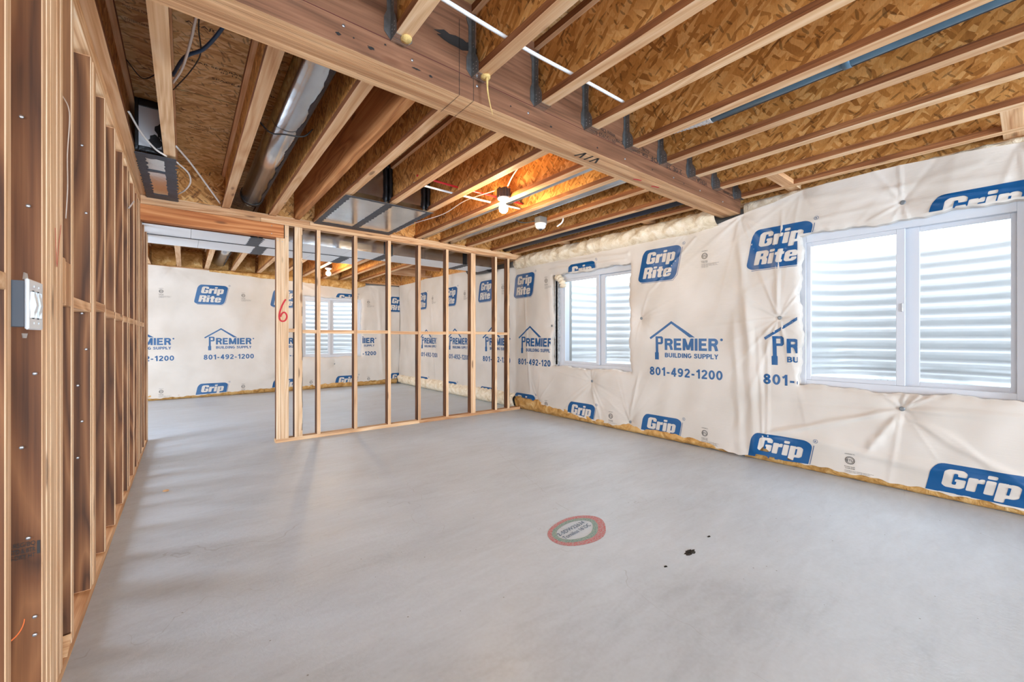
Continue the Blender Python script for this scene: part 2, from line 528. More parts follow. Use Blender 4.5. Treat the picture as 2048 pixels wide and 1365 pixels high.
def arc(cx, cy, rx, ry, a0, a1, n=10):
    return [(cx + rx * math.cos(math.radians(a0 + (a1 - a0) * k / n)), cy + ry * math.sin(math.radians(a0 + (a1 - a0) * k / n))) for k in range(n + 1)]


SG = {
 '0': (.62, [arc(.31, .5, .21, .4, 90, 470, 24)]), '1': (.46, [[(.33, 0), (.33, 1)], [(.06, .72), (.20, .78), (.33, .92)]]),
 '2': (.62, [arc(.31, .69, .20, .21, 170, -35, 12) + [(.34, .40), (.18, .22), (.13, .1)], [(.04, .1), (.58, .1)]]),
 '4': (.64, [[(.43, 0), (.43, 1)], [(.42, .93), (.12, .36)], [(.04, .3), (.62, .3)]]),
 '8': (.62, [arc(.31, .73, .17, .17, 90, 470, 20), arc(.31, .29, .20, .19, 90, 470, 20)]),
 '9': (.62, [arc(.31, .67, .20, .23, 90, 470, 20), [(.51, .67), (.51, .45), (.45, .22), (.33, .1), (.22, .1), (.12, .18)]]),
 '-': (.42, [[(.05, .38), (.37, .38)]]),
 'R': (.66, [[(.1, 0), (.1, 1)], [(.1, .9), (.38, .9)] + arc(.38, .705, .17, .195, 85, -85, 8) + [(.1, .51)], [(.36, .50), (.48, .34), (.56, 0)]]),
 'P': (.60, [[(.1, 0), (.1, 1)], [(.1, .9), (.36, .9)] + arc(.36, .68, .17, .22, 85, -85, 8) + [(.1, .46)]]),
 'E': (.62, [[(.1, 0), (.1, 1)], [(.1, .9), (.57, .9)], [(.1, .51), (.53, .51)], [(.1, .1), (.59, .1)]]),
 'M': (.84, [[(.1, 0), (.1, 1)], [(.74, 0), (.74, 1)], [(.13, .95), (.42, .06)], [(.42, .06), (.71, .95)]]),
 'I': (.24, [[(.12, 0), (.12, 1)]]),
 'B': (.66, [[(.1, 0), (.1, 1)], [(.1, .9), (.36, .9)] + arc(.36, .715, .15, .185, 85, -85, 8) + [(.1, .53)], [(.1, .53), (.38, .53)] + arc(.38, .315, .18, .215, 85, -85, 8) + [(.1, .1)]]),
 'U': (.70, [[(.1, 1), (.1, .38)] + arc(.34, .34, .24, .24, 180, 360, 10) + [(.58, .38), (.58, 1)]]),
 'L': (.56, [[(.1, 0), (.1, 1)], [(.1, .1), (.54, .1)]]),
 'D': (.68, [[(.1, 0), (.1, 1)], [(.1, .9), (.28, .9)] + arc(.28, .5, .28, .4, 85, -85, 12) + [(.1, .1)]]),
 'N': (.70, [[(.1, 0), (.1, 1)], [(.6, 0), (.6, 1)], [(.12, .94), (.58, .06)]]),
 'G': (.72, [arc(.37, .5, .27, .4, 48, 330, 16) + [(.60, .46)], [(.38, .45), (.68, .45)]]),
 'S': (.64, [[(.54, .72), (.49, .85), (.33, .91), (.17, .86), (.13, .72), (.2, .61), (.4, .50), (.51, .40), (.52, .24), (.44, .12), (.3, .09), (.15, .13), (.08, .28)]]),
 'Y': (.62, [[(.06, 1), (.31, .48)], [(.56, 1), (.31, .48)], [(.31, .52), (.31, 0)]]), ' ': (.26, []),
}


def bold_text(txt, h, width, w_=.2, gap=.08):
    parts = []; x = 0
    for ch in txt:
        adv, st = SG[ch]
        for pl in st: 
            v, t = stroke(pl, w_); v = v.copy(); v[:, 0] += x; v[:, 1] = np.clip(v[:, 1], 0, 1); parts.append((v, t))
        x += adv + gap
    V, T = join(parts)
    V[:, 0] *= width / (x - gap); V[:, 1] *= h
    return V, T


def grip_logo():
    """badge of 0.52 x 0.355 m: lower left corner at (0,0)"""
    W, Hh, sh = .455, .355, .19
    box0 = [(0, 0), (W, 0), (W, Hh), (0, Hh)]
    cut = [(0 + .05, 0), (W - .03, 0), (W, .05), (W, Hh - .03), (W - .05, Hh), (.03, Hh), (0, Hh - .05), (0, .03)]
    outer = rnd_poly(cut, .03)
    holes = []; counters = []
    def word(wd, x0, y0, sc_, cw):
        x = x0
        for ch in wd:
            for out, hs in GLY[ch]:
                holes.append([(x + px * sc_ * cw, y0 + py * sc_) for px, py in rnd_poly(out, .05, 2)])
                for hh in hs: counters.append([(x + px * sc_ * cw, y0 + py * sc_) for px, py in hh])
            x += ADV[ch] * sc_ * cw
    word('Grip', .066, .198, .125, 1.36)
    word('Rite', .060, .040, .122, 1.36)
    shr = lambda P: [(x + y * sh, y) for x, y in P]
    parts = [tess([shr(outer)] + [shr(h) for h in holes])]
    for c in counters: parts.append(tess([shr(c)]))
    # thin outline round the right and lower side
    ring = [(.05, -.006), (W - .028, -.006), (W + .008, .046), (W + .008, Hh - .03)]
    ring2 = [(W + .0125, Hh - .03), (W + .0125, .044), (W - .026, -.0105), (.05, -.0105)]
    parts.append(tess([shr(ring + ring2)]))
    # registered mark
    v, t = text2d('R', .014, .02); v = v + np.array([.532, .355])
    parts.append((v, t))
    n = 20; cx, cy = .538, .362
    parts.append(tess([[(cx + .016 * math.cos(a * 2 * math.pi / n), cy + .016 * math.sin(a * 2 * math.pi / n)) for a in range(n)],
                       [(cx + .0135 * math.cos(a * 2 * math.pi / n), cy + .0135 * math.sin(a * 2 * math.pi / n)) for a in range(n)]]))
    return join(parts)


def premier_logo():
    """origin: left end of the phone number, floor height; z values as printed"""
    parts = []
    roof = [(.01, 1.118), (.262, 1.290), (.515, 1.118), (.455, 1.118), (.262, 1.262), (.022, 1.098)]
    parts.append(tess([roof]))
    parts.append(tess([[(.078, 1.13), (.150, 1.13), (.165, 1.115), (.165, 1.06), (.150, 1.045), (.108, 1.045), (.108, .96), (.114, .955), (.114, .88), (.068, .88), (.068, .955), (.078, .96)],
                       [(.106, 1.108), (.138, 1.108), (.138, 1.067), (.106, 1.067)]]))
    v, t = bold_text('REMIER', .122, .557, .215); v = v + np.array([.186, .985]); parts.append((v, t))
    v, t = bold_text('BUILDING SUPPLY', .048, .557, .2); v = v + np.array([.186, .907]); parts.append((v, t))
    v, t = bold_text('801-492-1200', .092, .785, .19, .10); v = v + np.array([.0, .708]); parts.append((v, t))
    n = 16; cx, cy = .775, 1.095
    parts.append(tess([[(cx + .013 * math.cos(a * 2 * math.pi / n), cy + .013 * math.sin(a * 2 * math.pi / n)) for a in range(n)]]))
    return join(parts)


def etl_mark():
    parts = []
    n = 24
    c = lambda r: [(r * math.cos(a * 2 * math.pi / n), r * math.sin(a * 2 * math.pi / n)) for a in range(n)]
    parts.append(tess([c(.030), c(.026)])); parts.append(tess([c(.022), c(.0195)]))
    v, t = text2d('ETL', .018, .01, width=.036); parts.append((v + np.array([-.018, -.009]), t))
    for s, y, wd in (('CONFORMS TO', .045, .06), ('Intertek', -.052, .065), ('CCRR-0388', -.066, .06)):
        v, t = text2d(s, .009, .0, width=wd); parts.append((v + np.array([-wd / 2, y]), t))
    for k, wd in enumerate((.17, .15, .16, .07)):
        v, t = text2d('Crawl Space Vapor Retarder White Film 6 mil'[: int(42 * wd / .17)], .006, 0, width=wd); parts.append((v + np.array([-.032, -.082 - .010 * k]), t))
    return join(parts)


def bar(p0, p1, w_):
    p0 = Vector(p0); p1 = Vector(p1); d = (p1 - p0).normalized(); n = Vector((-d.y, d.x)) * w_ / 2
    return [tuple(p0 + n), tuple(p1 + n), tuple(p1 - n), tuple(p0 - n)]


def stroke(pts, w_):
    """a drawn line of varying width as one band"""
    P = [Vector(p) for p in pts]; L = []; R = []
    for i, p in enumerate(P):
        d = (P[min(i + 1, len(P) - 1)] - P[max(i - 1, 0)]).normalized(); n = Vector((-d.y, d.x)) * (w_ if not callable(w_) else w_(i / (len(P) - 1))) / 2
        L.append(tuple(p + n)); R.append(tuple(p - n))
    V = L + R; n = len(L)
    T = [(i, i + 1, n + i + 1, n + i) for i in range(n - 1)]
    return np.array(V), T


def grid_cut(VT, step):
    V, T = VT
    bm = bmesh.new(); vs = [bm.verts.new((x, y, 0)) for x, y in V]
    for f in T:
        if len(set(f)) == len(f):
            try: bm.faces.new([vs[i] for i in f])
            except ValueError: pass
    for ax in (0, 1):
        lo, hi = V[:, ax].min(), V[:, ax].max()
        k = math.floor(lo / step) + 1
        while k * step < hi:
            co = [0, 0, 0]; co[ax] = k * step; no = [0, 0, 0]; no[ax] = 1
            bmesh.ops.bisect_plane(bm, geom=bm.verts[:] + bm.edges[:] + bm.faces[:], plane_co=co, plane_no=no, dist=1e-6)
            k += 1
    return bm


def flat_print(name, VT, origin, ex, ey, mat, parent, lift=.0008):
    """ink on a flat board"""
    V, T = VT; ex = Vector(ex); ey = Vector(ey); n = ex.cross(ey).normalized()
    me = bpy.data.meshes.new(name)
    me.from_pydata([tuple(ex * x + ey * y + n * lift) for x, y in V], [], [f for f in T if len(set(f)) == len(f)])
    return link(name, me, mat, parent, origin)

# ================================================================ SETTING
# ---- floor slab
fl = box('floor', (-4.2, -7.4, -.12), (4.16, 9.7, 0), CONC, None, 0)
tag(fl, 'pale grey trowelled concrete slab floor of the basement', kind='structure')

# ---- outer walls that close the basement
def tagS(o, label=None): tag(o, label, kind='structure'); return o
HOLES_R = [(-.02, 1.262, .65, 1.98), (2.81, 4.115, .65, 1.98)]
def holed_wall(name, x0, x1, y0, y1, holes, mat):
    boxes = []; y = y0
    for a, b, z0, z1 in holes:
        boxes.append(((x0, y, -.1), (x1, a, 2.345)))
        boxes.append(((x0, a, -.1), (x1, b, z0))); boxes.append(((x0, a, z1), (x1, b, 2.345)))
        y = b
    boxes.append(((x0, y, -.1), (x1, y1, 2.345)))
    return multi(name, boxes, mat, None, 0)
wr = tagS(holed_wall('wall_right', 4.16, 4.36, -7.4, 9.9, HOLES_R, CONC_W), 'poured concrete foundation wall behind the white sheeting')
fwb = [((-4.2, 9.56, -.1), (1.86, 9.76, 2.345)), ((1.86, 9.56, -.1), (3.18, 9.76, .62)), ((1.86, 9.56, 1.99), (3.18, 9.76, 2.345)), ((3.18, 9.56, -.1), (4.16, 9.76, 2.345))]
wf = tagS(multi('wall_far', fwb, CONC_W, None, 0), 'far concrete foundation wall behind the sheeting of the back room')
tagS(box('wall_outer_left', (-4.4, -7.4, -.1), (-4.2, 9.76, 2.715), CONC_W, None, 0))
tagS(multi('wall_rear', [((-4.2, -7.6, -.1), (.1, -7.4, 2.715)), ((.1, -7.6, 2.3), (3.7, -7.4, 2.715)), ((3.7, -7.6, -.1), (4.16, -7.4, 2.715))], CONC_W, None, 0))
# rim joists on top of the foundation
tagS(box('trim_1', (4.12, -7.4, 2.36), (4.16, 9.6, ZS), OSB_YZ, None, 0), 'strand board rim board on top of the right foundation wall')
tagS(box('trim_2', (-4.2, 9.54, 2.36), (4.115, 9.58, ZS), OSB_XZ, None, 0), 'strand board rim board on top of the far foundation wall')
tagS(box('trim_7', (-4.2, 9.46, 2.335), (4.16, 9.76, 2.359), LUM['x'], None, 0), 'wooden sill plate on the far foundation wall')
tagS(box('trim_3', (4.11, -7.4, 2.322), (4.34, 9.6, 2.358), LUM['y'], None, 0), 'wooden sill plate on the right foundation wall')

# ---- ceiling: strand board deck panels with joists under them
ceil = box('ceiling', (-4.3, -7.6, ZS + .022), (4.36, 9.8, ZS + .06), OSB_XY, None, 0)
tag(ceil, 'open basement ceiling of strand board decking on wooden joists', kind='structure')
# printed strand board panels (4 ft by 8 ft, long side across the joists)
x_edges = [-4.3, -3.1, -.66, 1.78, 4.13]
y = -4.3; row = 0
while y < 9.6:
    off = 0 if row % 2 == 0 else 1.22
    xs = [-4.3]; x = -3.1 + off - 1.22
    while x < 4.1:
        if x > -4.2: xs.append(x)
        x += 2.44
    xs.append(4.12)
    for a, b in zip(xs, xs[1:]):
        box('subfloor_panel', (a + .0015, y + .0015, ZS), (b - .0015, min(y + 1.218, 9.55), ZS + .02), OSB_XY, ceil, .001)
    y += 1.22; row += 1

JB = [-.115, .28, .677, 1.10, 1.502, 1.888, 2.30, 2.66, 3.07, 3.50, 3.875]          # left edges of flanges between beam and partition
JF = [.684 - .812, .684 - .406] + [.684 + .405 * k for k in range(9)]
JF = [-.128, .278] + [round(.684 + .405 * k, 3) for k in range(9)]
jcache = {}
def joist(x, y0, y1, name='joist'):
    key = round(y1 - y0, 3)
    if key not in jcache:
        L = y1 - y0
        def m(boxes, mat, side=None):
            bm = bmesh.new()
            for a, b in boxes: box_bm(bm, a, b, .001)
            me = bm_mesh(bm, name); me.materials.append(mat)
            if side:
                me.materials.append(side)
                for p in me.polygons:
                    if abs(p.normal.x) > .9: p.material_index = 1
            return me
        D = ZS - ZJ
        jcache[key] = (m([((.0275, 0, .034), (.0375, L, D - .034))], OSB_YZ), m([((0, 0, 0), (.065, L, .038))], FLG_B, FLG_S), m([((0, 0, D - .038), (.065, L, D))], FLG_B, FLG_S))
    web, bf, tf = jcache[key]
    o = bpy.data.objects.new(name, web); COL.objects.link(o); o.parent = ceil; o.location = Vector((x, y0, ZJ)) - wloc(ceil)
    for nm, me in (('bottom_flange', bf), ('top_flange', tf)):
        c = bpy.data.objects.new(nm, me); COL.objects.link(c); c.parent = o
    return o

for x in JF: joist(x, -4.1, 1.69)
joist(-.33, -4.1, 4.955)
for x in JB: joist(x, 1.87, 4.955)
# one solid laminated joist among them
box('solid_joist', (.92, 1.87, ZJ), (.965, 4.955, ZS), wood('solid_joist_lumber', 'y', srgb(150, 96, 56), srgb(188, 130, 82), srgb(208, 156, 108), .7, knots=True), ceil, .001)['label'] = 'solid laminated joist with a plain wooden face'
for x in (-3.55, -2.75, -1.95, -1.15): joist(x, -4.1, 4.955)
for x in [-3.4, -2.6, -1.8, -1.3, -.9, -.52] + JB[:-2]: joist(x, 4.96, 9.53)
for yb, za in ((6.35, 0), (6.95, 0), (7.55, 0), (8.2, 0)):
    box('blocking', (3.14, yb, ZJ + .09), (4.1, yb + .038, ZJ + .30), LUM['x'], ceil)
for yb in (6.6, 7.9):
    box('blocking', (3.14, yb, ZJ), (4.1, yb + .089, ZJ + .038), LUM['x'], ceil)
# strand board blocking panels over the partition, between the joists
xb = sorted([-.33] + JB + [.90])
for a, b in zip([-.33] + JB, JB + [4.1]):
    if b - a < .1: continue
    if abs(a - .677) < .01:
        box('blocking_panel', (a + .04, 4.935, ZJ), (.918, 4.95, ZS), OSB_XZ, ceil); box('blocking_panel', (.967, 4.935, ZJ), (b + .026, 4.95, ZS), OSB_XZ, ceil)
    elif abs(a - .28) > .01: box('blocking_panel', (a + .04, 4.935, ZJ), (b + .026, 4.95, ZS), OSB_XZ, ceil)
    box('blocking_cleat', (a + .067, 4.90, ZJ), (b - .002, 4.934, ZJ + .012), LUM['x'], ceil) if b < 4.0 else None
# short flat blocks between the last joists and the right wall
for yb in (1.22, .03):
    box('blocking', (3.56, yb, ZJ + .002), (3.925, yb + .085, ZJ + .04), LUM['x'], ceil)
    box('blocking', (3.99, yb, ZJ - .001), (4.10, yb + .085, ZJ + .037), LUM['x'], ceil)
for yb in (3.9, 2.6):
    box('blocking', (3.94, yb, ZJ + .002), (4.10, yb + .085, ZJ + .04), LUM['x'], ceil)

# printed words on the deck
for s, x, y_, h, wd in (('SPACE ENDS 1/8 IN', .13, 3.18, .022, .36), ('DEJAR SEPARACION', .0, 3.05, .02, .36), ('07 11 25 22 10', .17, 3.08, .022, .24),
                        ('DOWN', .0, 2.62, .024, .12), ('ABAJO', .0, 2.69, .024, .15), ('SEPARE LOS EXTREMOS', .02, 3.95, .016, .25), ('SPACE ENDS', .02, 4.02, .016, .2),
                        ('THIS SIDE DOWN', -.24, 2.75, .02, .12), ('SYSTEM CERTIFIED', -.24, 2.86, .02, .12), ('1/8 IN.', 1.24, 2.9, .035, .2), ('MIN SPAN', 1.24, 2.6, .035, .22)):
    v, t = text2d(s, h, 0, width=wd)
    flat_print('printed_words', (v, t), (x, y_, ZS - .0005), (1, 0, 0), (0, -1, 0), INK, ceil)
flat_print('chalk_line', stroke([(0, 0), (.2, .012), (.34, .02)], .004), (-.05, 3.45, ZS - .0005), (1, 0, 0), (0, -1, 0), GREENL, ceil)
# product stamp on a joist web
for s, x, y_, z_, h, wd in (('BCI 60', 2.328, 4.38, 2.47, .05, .22), ('MOIST CHEMBOND  BCI 60', 1.117, .55, 2.375, .02, .85)):
    v, t = text2d(s, h, 0.01, width=wd)
    flat_print('printed_words', (v, t), (x - .0008 if s[0] == 'B' else x - .0285, y_, z_), (0, -1, 0), (0, 0, 1), INK, ceil)

# ================================================================ BEAM
beam = empty('ceiling_beam', (1.9, 1.77, 2.25))
tag(beam, 'thick laminated wooden beam crossing the whole ceiling with metal joist hangers', 'beam')
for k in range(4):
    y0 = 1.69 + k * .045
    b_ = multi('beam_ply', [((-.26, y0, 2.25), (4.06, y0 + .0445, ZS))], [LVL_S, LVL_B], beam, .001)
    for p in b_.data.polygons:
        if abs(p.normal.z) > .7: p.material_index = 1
# saw kerf joint on the face
box('glue_line', (-.26, 1.6885, 2.357), (4.05, 1.6905, 2.3595), plain('dark_red_line', srgb(86, 34, 26), .8), beam, 0)
hang_me = None
for x in JF:
    if hang_me is None:
        bm = bmesh.new()
        t = .0016
        for sgn, xx in ((-1, -.0022), (1, .0656)):
            # side plate with the stepped outline of a pressed hanger
            P = [(0, -.002), (-.062, -.002), (-.062, .05), (-.052, .075), (-.036, .10), (-.034, .20), (-.040, .285), (0, .285)]
            a = [bm.verts.new((xx, p[0], p[1])) for p in P]; b = [bm.verts.new((xx + t, p[0], p[1])) for p in P]
            bm.faces.new(a); bm.faces.new(b[::-1])
            for k in range(len(P)): bm.faces.new((a[k], b[k], b[(k + 1) % len(P)], a[(k + 1) % len(P)]))
            # flange against the beam
            x0 = xx if sgn > 0 else xx - .028
            P2 = [(0, .0), (.03, .03), (.03, .09), (.018, .12), (.018, .24), (.03, .27), (.03, .285), (0, .285)]
            if sgn < 0: P2 = [(.03 - u, v) for u, v in P2]
            a = [bm.verts.new((x0 + p[0], -.0025, p[1])) for p in P2]; b = [bm.verts.new((x0 + p[0], -.0005, p[1])) for p in P2]
            bm.faces.new(a); bm.faces.new(b[::-1])
            for k in range(len(P2)): bm.faces.new((a[k], b[k], b[(k + 1) % len(P2)], a[(k + 1) % len(P2)]))
        bmesh.ops.recalc_face_normals(bm, faces=bm.faces)
        hang_me = bm_mesh(bm, 'joist_hanger'); hang_me.materials.append(GALVD)
        bm = bmesh.new()
        for k in range(4): box_bm(bm, (-.0022, -.062 + k * .0155, -.0045 + (k % 2) * .001), (.0672, -.062 + k * .0155 + .0145, -.0015), .0004)
        seat_me = bm_mesh(bm, 'hanger_seat'); seat_me.materials.append(GALV)
        bm = bmesh.new()
        for zz in (.02, .035, .055, .14, .155, .22, .235):
            for yy in (-.02, -.045) if zz < .1 else (-.02,):
                bmesh.ops.create_icosphere(bm, subdivisions=1, radius=.003, matrix=Matrix.Translation((-.0025, yy, zz)) @ Matrix.Scale(.4, 4, (1, 0, 0)))
        nail_me = bm_mesh(bm, 'nail_heads'); nail_me.materials.append(NAIL)
    h = bpy.data.objects.new('joist_hanger', hang_me); COL.objects.link(h); h.parent = beam; h.location = Vector((x, 1.69, ZJ - .001)) - wloc(beam)
    for nm, me in (('hanger_seat', seat_me), ('nail_heads', nail_me)):
        c = bpy.data.objects.new(nm, me); COL.objects.link(c); c.parent = h
        if nm == 'nail_heads': c['kind'] = 'stuff'
    if x in (JF[2], JF[3]):
        fo = bmesh.new(); bmesh.ops.create_icosphere(fo, subdivisions=2, radius=.022)
        for v in fo.verts: v.co = Vector((v.co.x * 1.1 + rng.uniform(-.002, .002), v.co.y * 1.2, v.co.z * .55 + rng.uniform(-.002, .002)))
        g = link('adhesive_blob', bm_mesh(fo, 'adhesive_blob', True), FOAM, beam, (x + .045, 1.635, 2.354))
tube('adhesive_drip', [(1.135, 1.625, 2.345), (1.137, 1.622, 2.28), (1.150, 1.62, 2.22), (1.163, 1.615, 2.17)], .003, FOAM, beam, 6, curve=4, radii=[.007, .006, .005, .004, .004, .0035, .003, .003, .0025, .002, .002, .0015, .001])
# upside-down printing along the beam face
def beam_text(s, xr, z, h, wd):
    v, t = text2d(s, h, .0, width=wd)
    flat_print('printed_words', (v, t), (xr, 1.6893, z), (-1, 0, 0), (0, 0, -1), INK, beam)
beam_text('VERSA-LAM', 3.42, 2.395, .036, .30); beam_text('2.0E 2800 DF', 3.02, 2.395, .036, .42)
beam_text('ESR-1040', 2.56, 2.390, .024, .17); beam_text('CCMC 12472-R', 2.58, 2.425, .024, .22); beam_text('HUD MR', 2.32, 2.40, .024, .12)
beam_text('White City, OR US', 2.20, 2.425, .026, .26); beam_text('09/15/2925 07:12', 2.20, 2.388, .026, .26); beam_text('Boise Cascade', 3.95, 2.395, .03, .24)
v, t = join([tess([bar((0, 0), (.03, .07), .014)]), tess([bar((.03, .07), (.05, 0), .014)]), tess([bar((.09, 0), (.10, .07), .014)]), tess([bar((.14, 0), (.15, .07), .014)]), tess([bar((.15, .07), (.19, .01), .014)])])
flat_print('marker_letters', (v, t), (1.93, 1.80, 2.2497), (1, 0, 0), (0, -1, 0), INK, beam)
for x in (2.55, 2.78):
    flat_print('red_mark', stroke([(0, 0), (.03, .012), (.07, .02)], .016), (x, 1.80, 2.2497), (1, 0, 0), (0, -1, 0), REDINK, beam)
for x in (1.02, 1.10):
    flat_print('pencil_line', tess([bar((0, 0), (0, .36), .002)]), (x, 1.6893, 2.25), (1, 0, 0), (0, 0, 1), INK, beam)
    flat_print('pencil_line', tess([bar((0, 0), (0, .18), .002)]), (x, 1.87, 2.2497), (1, 0, 0), (0, -1, 0), INK, beam)
def blotch(seed, rx, ry, n=22):
    r_ = random.Random(seed)
    return tess([[(rx * math.cos(a * 2 * math.pi / n) * r_.uniform(.55, 1.1), ry * math.sin(a * 2 * math.pi / n) * r_.uniform(.5, 1.1)) for a in range(n)]])
flat_print('dark_stain', blotch(3, .14, .03), (1.02, 1.6893, 2.50), (1, 0, 0), (0, 0, 1), SOOT, beam)
for k, (x, z, rx, ry) in enumerate([(.47, 2.29, .012, .008), (.60, 2.29, .016, .009), (.53, 2.30, .004, .004), (.80, 2.285, .022, .005), (.87, 2.28, .01, .006), (1.62, 2.29, .01, .006),
                                    (2.02, 2.285, .008, .006), (2.62, 2.30, .008, .006), (3.05, 2.30, .008, .006), (1.33, 2.305, .006, .005), (.66, 2.33, .006, .004)]):
    flat_print('dark_knot', blotch(k + 20, rx, ry), (x, 1.6893, z), (1, 0, 0), (0, 0, 1), SOOT, beam)
for x, z in ((.49, 2.33), (.78, 2.315), (1.12, 2.33), (1.45, 2.31), (2.3, 2.29), (2.9, 2.31), (3.3, 2.30), (3.7, 2.29)):
    lathe('nail_head', [(0, .0), (.006, .0), (.006, .003), (0, .003)], NAIL, (x, 1.6865, z), beam, 10).rotation_euler = (-H, 0, 0)

# ================================================================ LEFT STUD WALL
XL = -.31; XB = XL - .089
wlft = empty('wall_left', (XL, 2.4, 0)); tag(wlft, 'bare stud wall along the left side', kind='structure')
box('bottom_plate', (XB, -3.9, 0), (XL, 5.86, .038), LUM['y'], wlft)
box('top_plate', (XB, -3.9, 2.283), (XL, 3.73, 2.3205), LUM['y'], wlft); box('top_plate', (XB, 3.732, 2.283), (XL, 5.86, 2.3205), LUM['y'], wlft)
box('top_plate', (XB, -3.9, 2.3215), (XL, 2.9, 2.358), LUM['y'], wlft); box('top_plate', (XB, 2.902, 2.3215), (XL, 5.86, 2.358), LUM['y'], wlft)
studs = [-3.8, -3.4, -3.0, -2.6, -2.2, -1.8, -1.4, -1.0, -.6, -.2, .2, .6, 1.0, 1.41, 1.71, 1.7485, 1.787, 1.8255, 1.864, 1.9025, 2.07, 2.848, 3.222, 3.606, 3.885, 3.99, 4.29, 4.345, 4.56, 4.72, 4.80, 4.88, 4.92, 5.05, 5.32, 5.66, 5.76, 5.82]
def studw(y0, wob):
    o = box('stud', (XB, y0, .038), (XL + wob * .6, y0 + .038, 2.283), [STUD_LIT, STUD_SHADE], wlft, .002)
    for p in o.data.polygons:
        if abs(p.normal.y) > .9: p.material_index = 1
for k, y0 in enumerate(studs):
    wob = rng.uniform(-.003, .003)
    studw(y0, wob)
for y0 in (2.462, 2.503, 2.546): studw(y0, rng.uniform(-.002, .003))
allst = sorted(studs + [2.462, 2.503, 2.546])
mids = [a for a in allst if a > 1.4]
for a, b in zip(mids, mids[1:]):
    w0 = .038
    if b - a - w0 > .04 and not (1.40 < a < 1.45) and b < 5.6:
        z0 = 1.205 + (.018 if a > 2.5 and a < 2.7 else 0) - (0 if a < 3.3 else .004)
        if abs(a - 1.9025) < .01: continue
        box('blocking', (XB, a + w0, z0), (XL, b, z0 + .038), LUM['y'], wlft)
box('blocking', (XB, 1.041, 1.205), (XL, 1.408, 1.243), LUM['x'], wlft)
# offcuts nailed upright between the posts
box('offcut_block', (XL - .06, 1.945, 1.21), (XL + .001, 1.985, 1.36), LUM['z'], wlft); box('offcut_block', (XL - .06, 1.987, 1.205), (XL + .001, 2.066, 1.352), LUM['z'], wlft)
for k, (y0, z) in enumerate([(1.708, .28), (1.708, .55), (1.708, .80), (1.708, 1.0), (1.708, 1.46), (1.708, 1.70), (1.708, .33), (2.459, .75), (2.459, .9), (2.459, 1.05), (2.459, 1.2), (2.459, .6), (2.459, 1.62), (2.459, 1.9)]):
    n_ = lathe('nail_head', [(0, 0), (.0048, 0), (.0048, .002), (0, .002)], NAIL, (XL - .014 - (k % 3) * .012, y0 - .001, z), wlft, 10); n_.rotation_euler = (H, 0, 0)
# the grade stamp, orange arc and red V
v, t = join([(text2d('RSG/BQ', .0125, .0, width=.040)[0] + np.array([.006, .036]), text2d('RSG/BQ', .0125, 0, width=.04)[1]),
             (text2d('STD & BTR', .0125, .012, width=.046)[0] + np.array([0, .019]), text2d('STD & BTR', .0125, .012, width=.046)[1]),
             (text2d('S-DRY HT', .0125, .0, width=.046)[0] + np.array([0, .003]), text2d('S-DRY HT', .0125, 0, width=.046)[1]),
             tess([[(.049, .010), (.055, .010), (.055, .046), (.049, .046)]])])
flat_print('grade_stamp', (v, t), (XL - .0595, 1.7093, .492), (1, 0, 0), (0, 0, 1), INK, wlft)
arc = [(-.05 + .05 * math.sin(a) * .9, .03 - .06 * math.cos(a)) for a in np.linspace(-.6, 1.5, 14)]
flat_print('orange_mark', stroke(arc, lambda t_: .005 * (1 - .6 * t_)), (XL - .028, 1.7093, .305), (1, 0, 0), (0, 0, 1), ORANGE, wlft)
vv = join([stroke([(0, .115), (.008, .06), (.022, 0)], .006), stroke([(.022, 0), (.045, .07), (.075, .14)], .005)])
flat_print('red_mark', vv, (XL + .0025, 1.83, 1.315), (0, 1, 0), (0, 0, 1), REDINK, wlft, .001)
# torn red tape and shim at the floor
polyplate('wood_shim', [(XL - .07, 1.99, .039), (XL + .004, 1.99, .039), (XL + .004, 2.06, .075), (XL - .07, 2.06, .07)], .004, LUM['x'], wlft)

# ================================================================ PARTITION
YP = 4.87; YQ = YP + .089
wp = empty('wall_back', (2.3, YP, 0)); tag(wp, 'open stud partition with a doorway between the two rooms', kind='structure')
box('bottom_plate', (.736, YP, 0), (2.35, YQ, .038), LUM['x'], wp); box('bottom_plate', (2.352, YP, 0), (4.02, YQ, .038), LUM['x'], wp)
box('top_plate', (XL + .002, YP, 2.3185), (1.06, YQ, 2.356), LUM['x'], wp); box('top_plate', (1.062, YP, 2.3185), (1.97, YQ, 2.356), LUM['x'], wp); box('top_plate', (1.972, YP, 2.3185), (4.06, YQ, 2.356), LUM['x'], wp)
box('top_plate', (XL + .002, YP, 2.279), (.60, YQ, 2.3175), LUM['x'], wp); box('top_plate', (.602, YP, 2.279), (4.06, YQ, 2.3175), LUM['x'], wp)
box('door_header', (XL + .002, YP, 2.138), (.812, YP + .038, 2.277), HDR, wp); box('door_header', (XL + .002, YP + .051, 2.138), (.812, YQ, 2.277), HDR, wp)
JACK = [(.742, 2.136), (.781, 2.136), (.8195, 2.277)]
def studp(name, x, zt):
    o = box(name, (x, YP, .038), (x + .038, YQ, zt), [STUD_LIT, STUD_SHADE], wp, .002)
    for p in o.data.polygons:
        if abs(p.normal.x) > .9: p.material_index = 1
for x, zt in JACK: studp('jamb_stud', x, zt)
for x in (.912, .951): studp('stud', x, 2.277)
PST = [1.132, 1.532, 1.935, 2.332, 2.737, 3.13, 3.169, 3.545, 3.775]
for x in PST: studp('stud', x, 2.277)
px = [.8195, .912, .951] + PST
for a, b in zip(px, px[1:]):
    if b - a < .06: continue
    z0 = 1.138 + rng.uniform(-.006, .006) if a > 1 else 1.142 + (.012 if a < .9 else 0)
    box('blocking', (a + .038, YP + .004, z0), (b, YQ - .004, z0 + .038), LUM['x'], wp)
